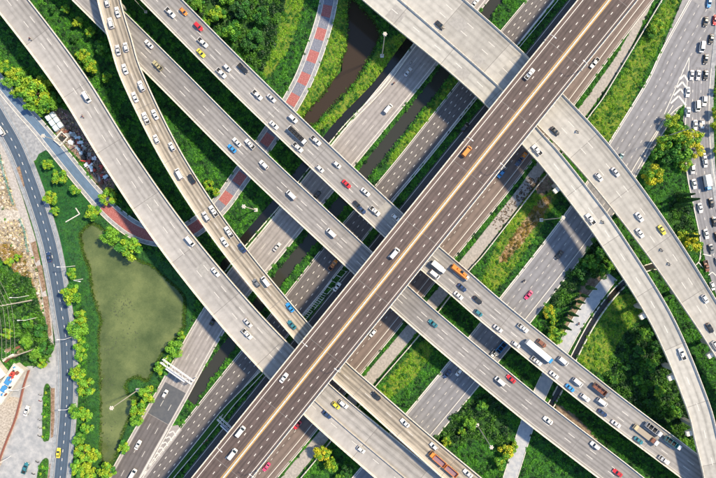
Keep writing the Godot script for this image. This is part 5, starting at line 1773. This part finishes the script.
# lane furniture: [road, phrase, heading (+1 along the survey line, -1 against, 0 keep left), list of [x, y, kind, colour]]
func drive() -> void:
	var s := "sedan"; var h := "hatchback"; var u := "suv"; var v := "van"; var p := "pickup_truck"; var mc := "motorcycle"
	var w := "white"
	var fleet := [
		["narrow", "on the narrow curving ramp", -1, [[107, 2, s, w], [117.5, 12, s, w], [111, 23, s, w], [118, 50, s, w], [126, 47, s, w], [125, 69, s, w], [141.5, 86, u, w], [135, 97, s, w], [155, 114.5, s, w], [146, 118, p, w], [156.5, 139, h, w], [172, 146.5, s, w], [179.5, 174, v, w], [191.6, 179, s, "black"], [206.3, 216.5, s, w], [213.6, 211, p, w], [229, 232, p, w], [224.5, 242, s, w], [242, 248, s, "navy"], [256.6, 283, h, "grey"], [266, 281.5, v, w], [290, 307.5, s, "blue"], [292, 325, s, "teal"]]],
		["narrow", "on the ramp at the bottom", -1, [[376, 396, s, "black"], [405, 423, s, w], [434, 446.5, s, w], [443, 463.5, "low_loader", "orange"], [468, 473.5, s, w]]],
		["left", "on the wide pale ramp", 1, [[30, 38.5, mc, "black"], [87, 97, v, w], [82.5, 116, mc, "red"], [190.3, 241, v, w], [215.5, 272, s, w], [248, 323, s, w], [247.3, 334, p, w]]],
		["left", "on the split ramp at bottom", 1, [[336, 405.5, h, "yellow"], [343.5, 404, u, w], [327, 414.5, s, "navy"], [361, 449.5, s, w]]],
		["lower", "on the lower diagonal flyover", -1, [[149, 44, s, w], [157.5, 65.5, p, "khaki"], [232, 148.5, s, "blue"], [237, 142, s, w], [250, 144, p, w], [264, 164.7, u, w], [291.5, 195, v, w], [331.5, 233, v, w], [433, 323.5, s, "teal"], [500, 381, v, w], [511, 379, s, "red"], [548, 420.5, s, w], [595, 445.6, u, w], [617.5, 473, s, "red"]]],
		["upper", "on the upper diagonal flyover", 1, [[170.5, 12.5, p, w], [183.5, 11.5, h, "orange"], [198.5, 26.5, u, "red"], [203, 42.5, p, w], [201, 53, s, "yellow"], [227, 67.5, s, w], [221.5, 73, p, w], [243, 68.5, p, "black"], [257.5, 95, p, w], [271.5, 98, s, w], [274, 125, s, w], [293, 118.5, s, w], [297.5, 135.5, "panel_truck", "white"], [298, 147.3, p, w], [316, 140.5, p, w], [320, 168.5, h, w], [337, 164.5, s, w], [346.5, 184, s, "red"], [357.5, 205, s, "black"], [365.5, 192, s, w], [361.5, 209.5, s, "navy"], [375, 211, p, w], [395.5, 217.5, h, w]]],
		["upper", "on the upper diagonal flyover's right half", 1, [[438.5, 267, "box_truck", w], [434.5, 274.3, v, w], [460, 272.5, "crane_truck", "orange"], [462, 287.5, s, "navy"], [458.5, 295.5, s, w], [477.5, 300, s, "black"], [478.5, 313, h, "teal"], [498, 328.5, s, w], [523, 328, p, w], [516, 344.5, s, w], [538.5, 351, "long_truck", "blue"], [541.5, 343.3, u, "brown"], [563, 361, v, w], [536.5, 361, p, w], [554, 375, s, w], [577.5, 382, v, w], [570, 388, s, "blue"], [600.5, 390, "open_truck", "brown"], [585, 397.5, s, w], [602, 402, v, w], [602.5, 413, s, "navy"], [616, 424, s, w], [638.5, 440.5, s, "teal"], [645, 434.5, "flatbed_truck", w], [653, 429, "open_truck", "silver"], [672, 442.5, "open_truck", "teal"], [664, 460, p, w]]],
		["broad", "on the broad pale flyover", 1, [[440, 25, s, "black"], [555, 131, s, "black"], [577.5, 131.5, mc, "black"], [599, 177, s, w], [615.5, 172, s, w], [639.5, 217, s, w], [640, 233, s, w], [662, 230, s, "yellow"], [662, 250, mc, "black"], [669.5, 264, mc, "grey"], [705, 299, s, w], [710, 328, s, "black"], [716, 346, s, w]]],
		["curve", "on the slim curved flyover", -1, [[537, 150, p, w], [590.5, 219, p, w], [603, 222, mc, "black"], [682, 354, p, w]]],
		["top", "on the brown top highway", 0, [[529.5, 74, p, w], [394.5, 253.5, v, w], [283.8, 378, s, w], [240.5, 431.5, v, w], [232.5, 454, v, w], [466.5, 151.5, v, "orange"]]],
		["canal_road", "on the pale canal road", -1, [[408, 72, s, w], [388, 109, v, w], [411, 63, mc, "blue"], [394, 83, mc, "black"], [317, 195, s, "black"], [277, 247, s, "silver"], [213, 321, s, "black"], [165, 394, s, w], [138, 445, s, w], [133, 474, v, w], [475, 3, s, w]]],
		["chevron_road", "on the chevron ground road", -1, [[333, 265, p, "orange"]]],
		["under_road", "on the dark road under the highway", -1, [[465, 127, s, "black"], [337, 287, s, w], [204, 443, mc, "black"], [207, 440, mc, "red"]]],
		["brown_road", "on the brown ground road", 1, [[594.5, 63, p, w], [501, 174, h, "blue"], [519, 161.5, s, "navy"], [523, 157, s, "orange"], [373, 333, s, w], [297.5, 425, s, "red"], [266.5, 467, s, "pink"]]],
		["right_road", "on the four-lane ground road", 1, [[559, 255, s, "black"], [528.5, 295, s, "pink"], [524, 281, mc, "black"], [447, 374, s, "navy"], [459, 372, h, w], [492, 355, p, w], [500, 348, "open_truck", "blue"], [620, 158, s, "teal"]]],
		["jam_road", "in the jam at the right edge", 1, [[709, 2.5, s, "blue"], [705.5, 21.5, s, "black"], [715, 20, s, "red"], [711, 39, s, "black"], [701.5, 47, v, w], [705.5, 59, s, "black"], [691.5, 75, s, w], [698, 75, s, "silver"], [705.5, 75, s, "black"], [687.5, 92, s, w], [697, 106, v, w], [704, 101, u, w], [688, 112, s, w], [702, 124, s, w], [695, 125, s, w], [704, 158, s, w], [692, 169, s, w], [705, 163, s, w], [706, 183, "box_truck", "blue"], [694, 184, s, w], [700, 208, s, w], [711, 203, s, "black"], [714, 222, s, "black"], [706, 234, s, w], [717, 237, s, "black"], [711, 249, s, "grey"], [706, 266, p, "brown"], [712, 286, s, w], [718, 262, s, w]]],
		["left_road", "on the blue-grey left road", 0, [[1.5, 131, s, w], [49.3, 257, s, "navy"], [58.5, 453, s, "yellow"]]],
		["red_wall", "in the left parking lot", -1, [[26.5, 411, s, w], [25.5, 468, p, "teal"], [40, 395, mc, w], [40, 401, mc, "red"], [39.5, 420, mc, w], [39.5, 428, mc, w], [39, 436, mc, "grey"], [37, 462, mc, "black"], [33, 474, mc, "black"]]],
		["service_lane", "on the service lane", 1, [[578.5, 324, mc, "navy"]]]]
	var serial := 0
	var rider := rider_mesh()
	var helmet := helmet_mesh()
	var word := {"sedan": "sedan", "hatchback": "hatchback", "suv": "sport utility", "van": "van", "pickup_truck": "pickup", "motorcycle": "motorcycle", "box_truck": "box truck", "long_truck": "long trailer truck", "open_truck": "open-bed truck", "panel_truck": "flatbed truck with black crates", "crane_truck": "crane truck", "low_loader": "double-bed truck", "flatbed_truck": "long flatbed truck"}
	for f in fleet:
		var r: Dictionary = roads[f[0]]
		for e in f[3]:
			if e[3] == w and e[2] == s:
				serial += 1
				if serial % 4 == 1: e[2] = h
				elif serial % 7 == 3: e[2] = u
				if serial % 6 == 4: e[3] = "silver"
			var hh: float = r.h + r.get("y", 0.0)
			var pos := at(e[0], e[1], r.h + 0.8)
			pos.y = hh + 0.005
			if f[0] == "red_wall":
				pos.y = 0.09
			var nr := nearest(f[0], pos)
			var i := spot(r, nr[0])
			var fw: Vector3 = -i[1].cross(Vector3.UP).normalized()
			var dirn: int = f[2]
			if dirn == 0:
				dirn = -1 if nr[1] > -0.05 * i[2] else 1
			fw *= dirn
			var o: Node3D = mould(e[2], e[3]).duplicate()
			o.name = numbered(e[2])
			add_child(o)
			o.position = pos
			o.rotation.y = atan2(-fw.x, -fw.z) + rng.randf_range(-0.035, 0.035)
			if f[0] == "red_wall" and e[2] == mc:
				o.rotation.y += PI * 0.5
			var kind: String = word[e[2]]
			var hue: String = e[3]
			if e[2] == "long_truck": hue = "white"
			if e[2] in ["panel_truck", "flatbed_truck"]: hue = "white"
			tag(o, "", "motorcycle" if e[2] == mc else "truck" if e[2].ends_with("truck") or e[2] == "low_loader" else "van" if e[2] == v else "car", "traffic " + f[1])
			enter(o, hue + " " + kind, f[1], e[1])
			if e[2] == mc and f[0] != "red_wall":
				var q := thing("person", "", "person", pos + Vector3(0, 0.0, 0), "motorcycle riders")
				q.rotation.y = o.rotation.y
				put_mesh("body", rider[rng.randi() % rider.size()], q)
				put_mesh("helmet", helmet, q)
				enter(q, "helmeted rider on a motorcycle", f[1], e[1])

func helmet_mesh() -> ArrayMesh:
	var b := MB.new()
	var rings := []
	for k in 7:
		var a := -PI * 0.28 + k * (PI * 0.76) / 6.0
		var ring := []
		for j in 12:
			ring.append(Vector3(0, 1.66, -0.1) + Vector3(cos(a) * cos(TAU * j / 12) * 0.135, sin(a) * 0.14, cos(a) * sin(TAU * j / 12) * 0.16))
		rings.append(ring)
	b.loft(rings)
	return b.mesh(plain("helmet", lin(0.05, 0.05, 0.06), 0.25))

# seated rider as one smooth skin over tapered bones
func rider_mesh() -> Array:
	var bones := []
	var tone := []   # 0 shirt, 1 trousers, 2 skin, 3 shoe
	var add := func(a: Vector3, ra: float, d: Vector3, rd: float, t: int) -> void:
		bones.append([a, ra, d, rd]); tone.append(t)
	add.call(Vector3(0, 0.98, 0.3), 0.15, Vector3(0, 1.2, 0.2), 0.13, 0)
	add.call(Vector3(0, 1.2, 0.2), 0.13, Vector3(0, 1.4, 0.06), 0.15, 0)
	add.call(Vector3(-0.13, 1.43, 0.03), 0.075, Vector3(0.13, 1.43, 0.03), 0.075, 0)
	add.call(Vector3(0, 1.45, 0.02), 0.06, Vector3(0, 1.56, -0.06), 0.055, 2)
	add.call(Vector3(0, 1.62, -0.1), 0.09, Vector3(0, 1.7, -0.09), 0.1, 2)
	add.call(Vector3(0, 1.63, -0.19), 0.018, Vector3(0, 1.6, -0.205), 0.02, 2)
	for sd in [-1.0, 1.0]:
		add.call(Vector3(sd * 0.19, 1.41, 0.03), 0.062, Vector3(sd * 0.29, 1.2, -0.08), 0.048, 0)
		add.call(Vector3(sd * 0.29, 1.2, -0.08), 0.046, Vector3(sd * 0.3, 1.07, -0.3), 0.03, 2)
		add.call(Vector3(sd * 0.3, 1.07, -0.31), 0.034, Vector3(sd * 0.3, 1.06, -0.37), 0.03, 2)
		for k in 4:
			var x: float = sd * (0.265 + 0.024 * k)
			add.call(Vector3(x, 1.06, -0.38), 0.011, Vector3(x, 1.045, -0.425), 0.01, 2)
			add.call(Vector3(x, 1.045, -0.425), 0.01, Vector3(x, 1.005, -0.41), 0.009, 2)
		add.call(Vector3(sd * 0.27, 1.05, -0.34), 0.012, Vector3(sd * 0.245, 1.015, -0.38), 0.01, 2)
		add.call(Vector3(sd * 0.1, 0.96, 0.28), 0.1, Vector3(sd * 0.2, 0.86, -0.12), 0.07, 1)
		add.call(Vector3(sd * 0.2, 0.86, -0.12), 0.066, Vector3(sd * 0.2, 0.42, 0.02), 0.042, 1)
		add.call(Vector3(sd * 0.2, 0.39, 0.03), 0.042, Vector3(sd * 0.21, 0.36, -0.16), 0.036, 3)
	var cell := 0.015
	var o := Vector3(-0.42, 0.3, -0.48)
	var nx := 57
	var ny := 102
	var nz := 66
	var d := PackedFloat32Array()
	d.resize(nx * ny * nz)
	d.fill(1.0)
	var who := PackedByteArray()
	who.resize(nx * ny * nz)
	var close := PackedFloat32Array()
	close.resize(nx * ny * nz)
	close.fill(9.0)
	for n in bones.size():
		var b: Array = bones[n]
		var pad := maxf(b[1], b[3]) + 0.05
		var lo: Vector3 = ((b[0] as Vector3).min(b[2]) - Vector3.ONE * pad - o) / cell
		var hi: Vector3 = ((b[0] as Vector3).max(b[2]) + Vector3.ONE * pad - o) / cell
		var ab: Vector3 = b[2] - b[0]
		var l2 := ab.length_squared()
		var soft: float = 0.004 if b[1] < 0.02 else 0.025
		for z in range(maxi(0, int(lo.z)), mini(nz, int(hi.z) + 1)):
			for y in range(maxi(0, int(lo.y)), mini(ny, int(hi.y) + 1)):
				for x in range(maxi(0, int(lo.x)), mini(nx, int(hi.x) + 1)):
					var q: Vector3 = o + Vector3(x, y, z) * cell - b[0]
					var t := clampf(q.dot(ab) / l2, 0.0, 1.0)
					var e: float = (q - ab * t).length() - lerpf(b[1], b[3], t)
					var k := (z * ny + y) * nx + x
					if e < close[k]:
						close[k] = e
						who[k] = tone[n]
					var g := maxf(soft - absf(d[k] - e), 0.0) / soft
					d[k] = minf(d[k], e) - g * g * soft * 0.25
	var idx := {}
	var vs := PackedVector3Array()
	var cs := PackedInt32Array()
	var off := [0, 1, nx, nx + 1, nx * ny, nx * ny + 1, nx * ny + nx, nx * ny + nx + 1]
	var edges := [[0, 1], [2, 3], [4, 5], [6, 7], [0, 2], [1, 3], [4, 6], [5, 7], [0, 4], [1, 5], [2, 6], [3, 7]]
	var tris := PackedInt32Array()
	for z in nz - 1:
		for y in ny - 1:
			for x in nx - 1:
				var k := (z * ny + y) * nx + x
				if d[k] > 0.06 or d[k] < -0.06:
					continue
				var mask := 0
				for q in 8:
					if d[k + off[q]] < 0.0:
						mask |= 1 << q
				if mask == 0 or mask == 255:
					continue
				var sum := Vector3.ZERO
				var cnt := 0
				for ed in edges:
					var a: float = d[k + off[ed[0]]]
					var c: float = d[k + off[ed[1]]]
					if (a < 0.0) != (c < 0.0):
						var t := a / (a - c)
						var pa := Vector3(ed[0] & 1, (ed[0] >> 1) & 1, ed[0] >> 2)
						var pc := Vector3(ed[1] & 1, (ed[1] >> 1) & 1, ed[1] >> 2)
						sum += pa.lerp(pc, t)
						cnt += 1
				idx[k] = vs.size()
				vs.append(o + (Vector3(x, y, z) + sum / cnt) * cell)
				cs.append(who[k])
	for k in idx:
		for ax in [[1, nx, nx * ny], [nx, nx * ny, 1], [nx * ny, 1, nx]]:
			if (d[k] < 0.0) != (d[k + ax[0]] < 0.0):
				var a: int = k - ax[1] - ax[2]
				var b: int = k - ax[2]
				var c: int = k - ax[1]
				if idx.has(a) and idx.has(b) and idx.has(c):
					if d[k] < 0.0:
						tris.append_array(PackedInt32Array([idx[k], idx[b], idx[a], idx[k], idx[a], idx[c]]))
					else:
						tris.append_array(PackedInt32Array([idx[k], idx[a], idx[b], idx[k], idx[c], idx[a]]))
	var out := []
	var m := plain("rider", Color.WHITE, 0.8)
	m.vertex_color_use_as_albedo = true
	for shirt in [Color(0.05, 0.06, 0.09), Color(0.5, 0.5, 0.48), Color(0.35, 0.05, 0.05)]:
		var st := SurfaceTool.new()
		st.begin(Mesh.PRIMITIVE_TRIANGLES)
		st.set_material(m)
		for n in vs.size():
			st.set_color([shirt, Color(0.03, 0.035, 0.06), Color(0.4, 0.24, 0.16), Color(0.02, 0.02, 0.02)][cs[n]])
			st.add_vertex(vs[n])
		for t in tris:
			st.add_index(t)
		st.generate_normals()
		out.append(st.commit())
	return out
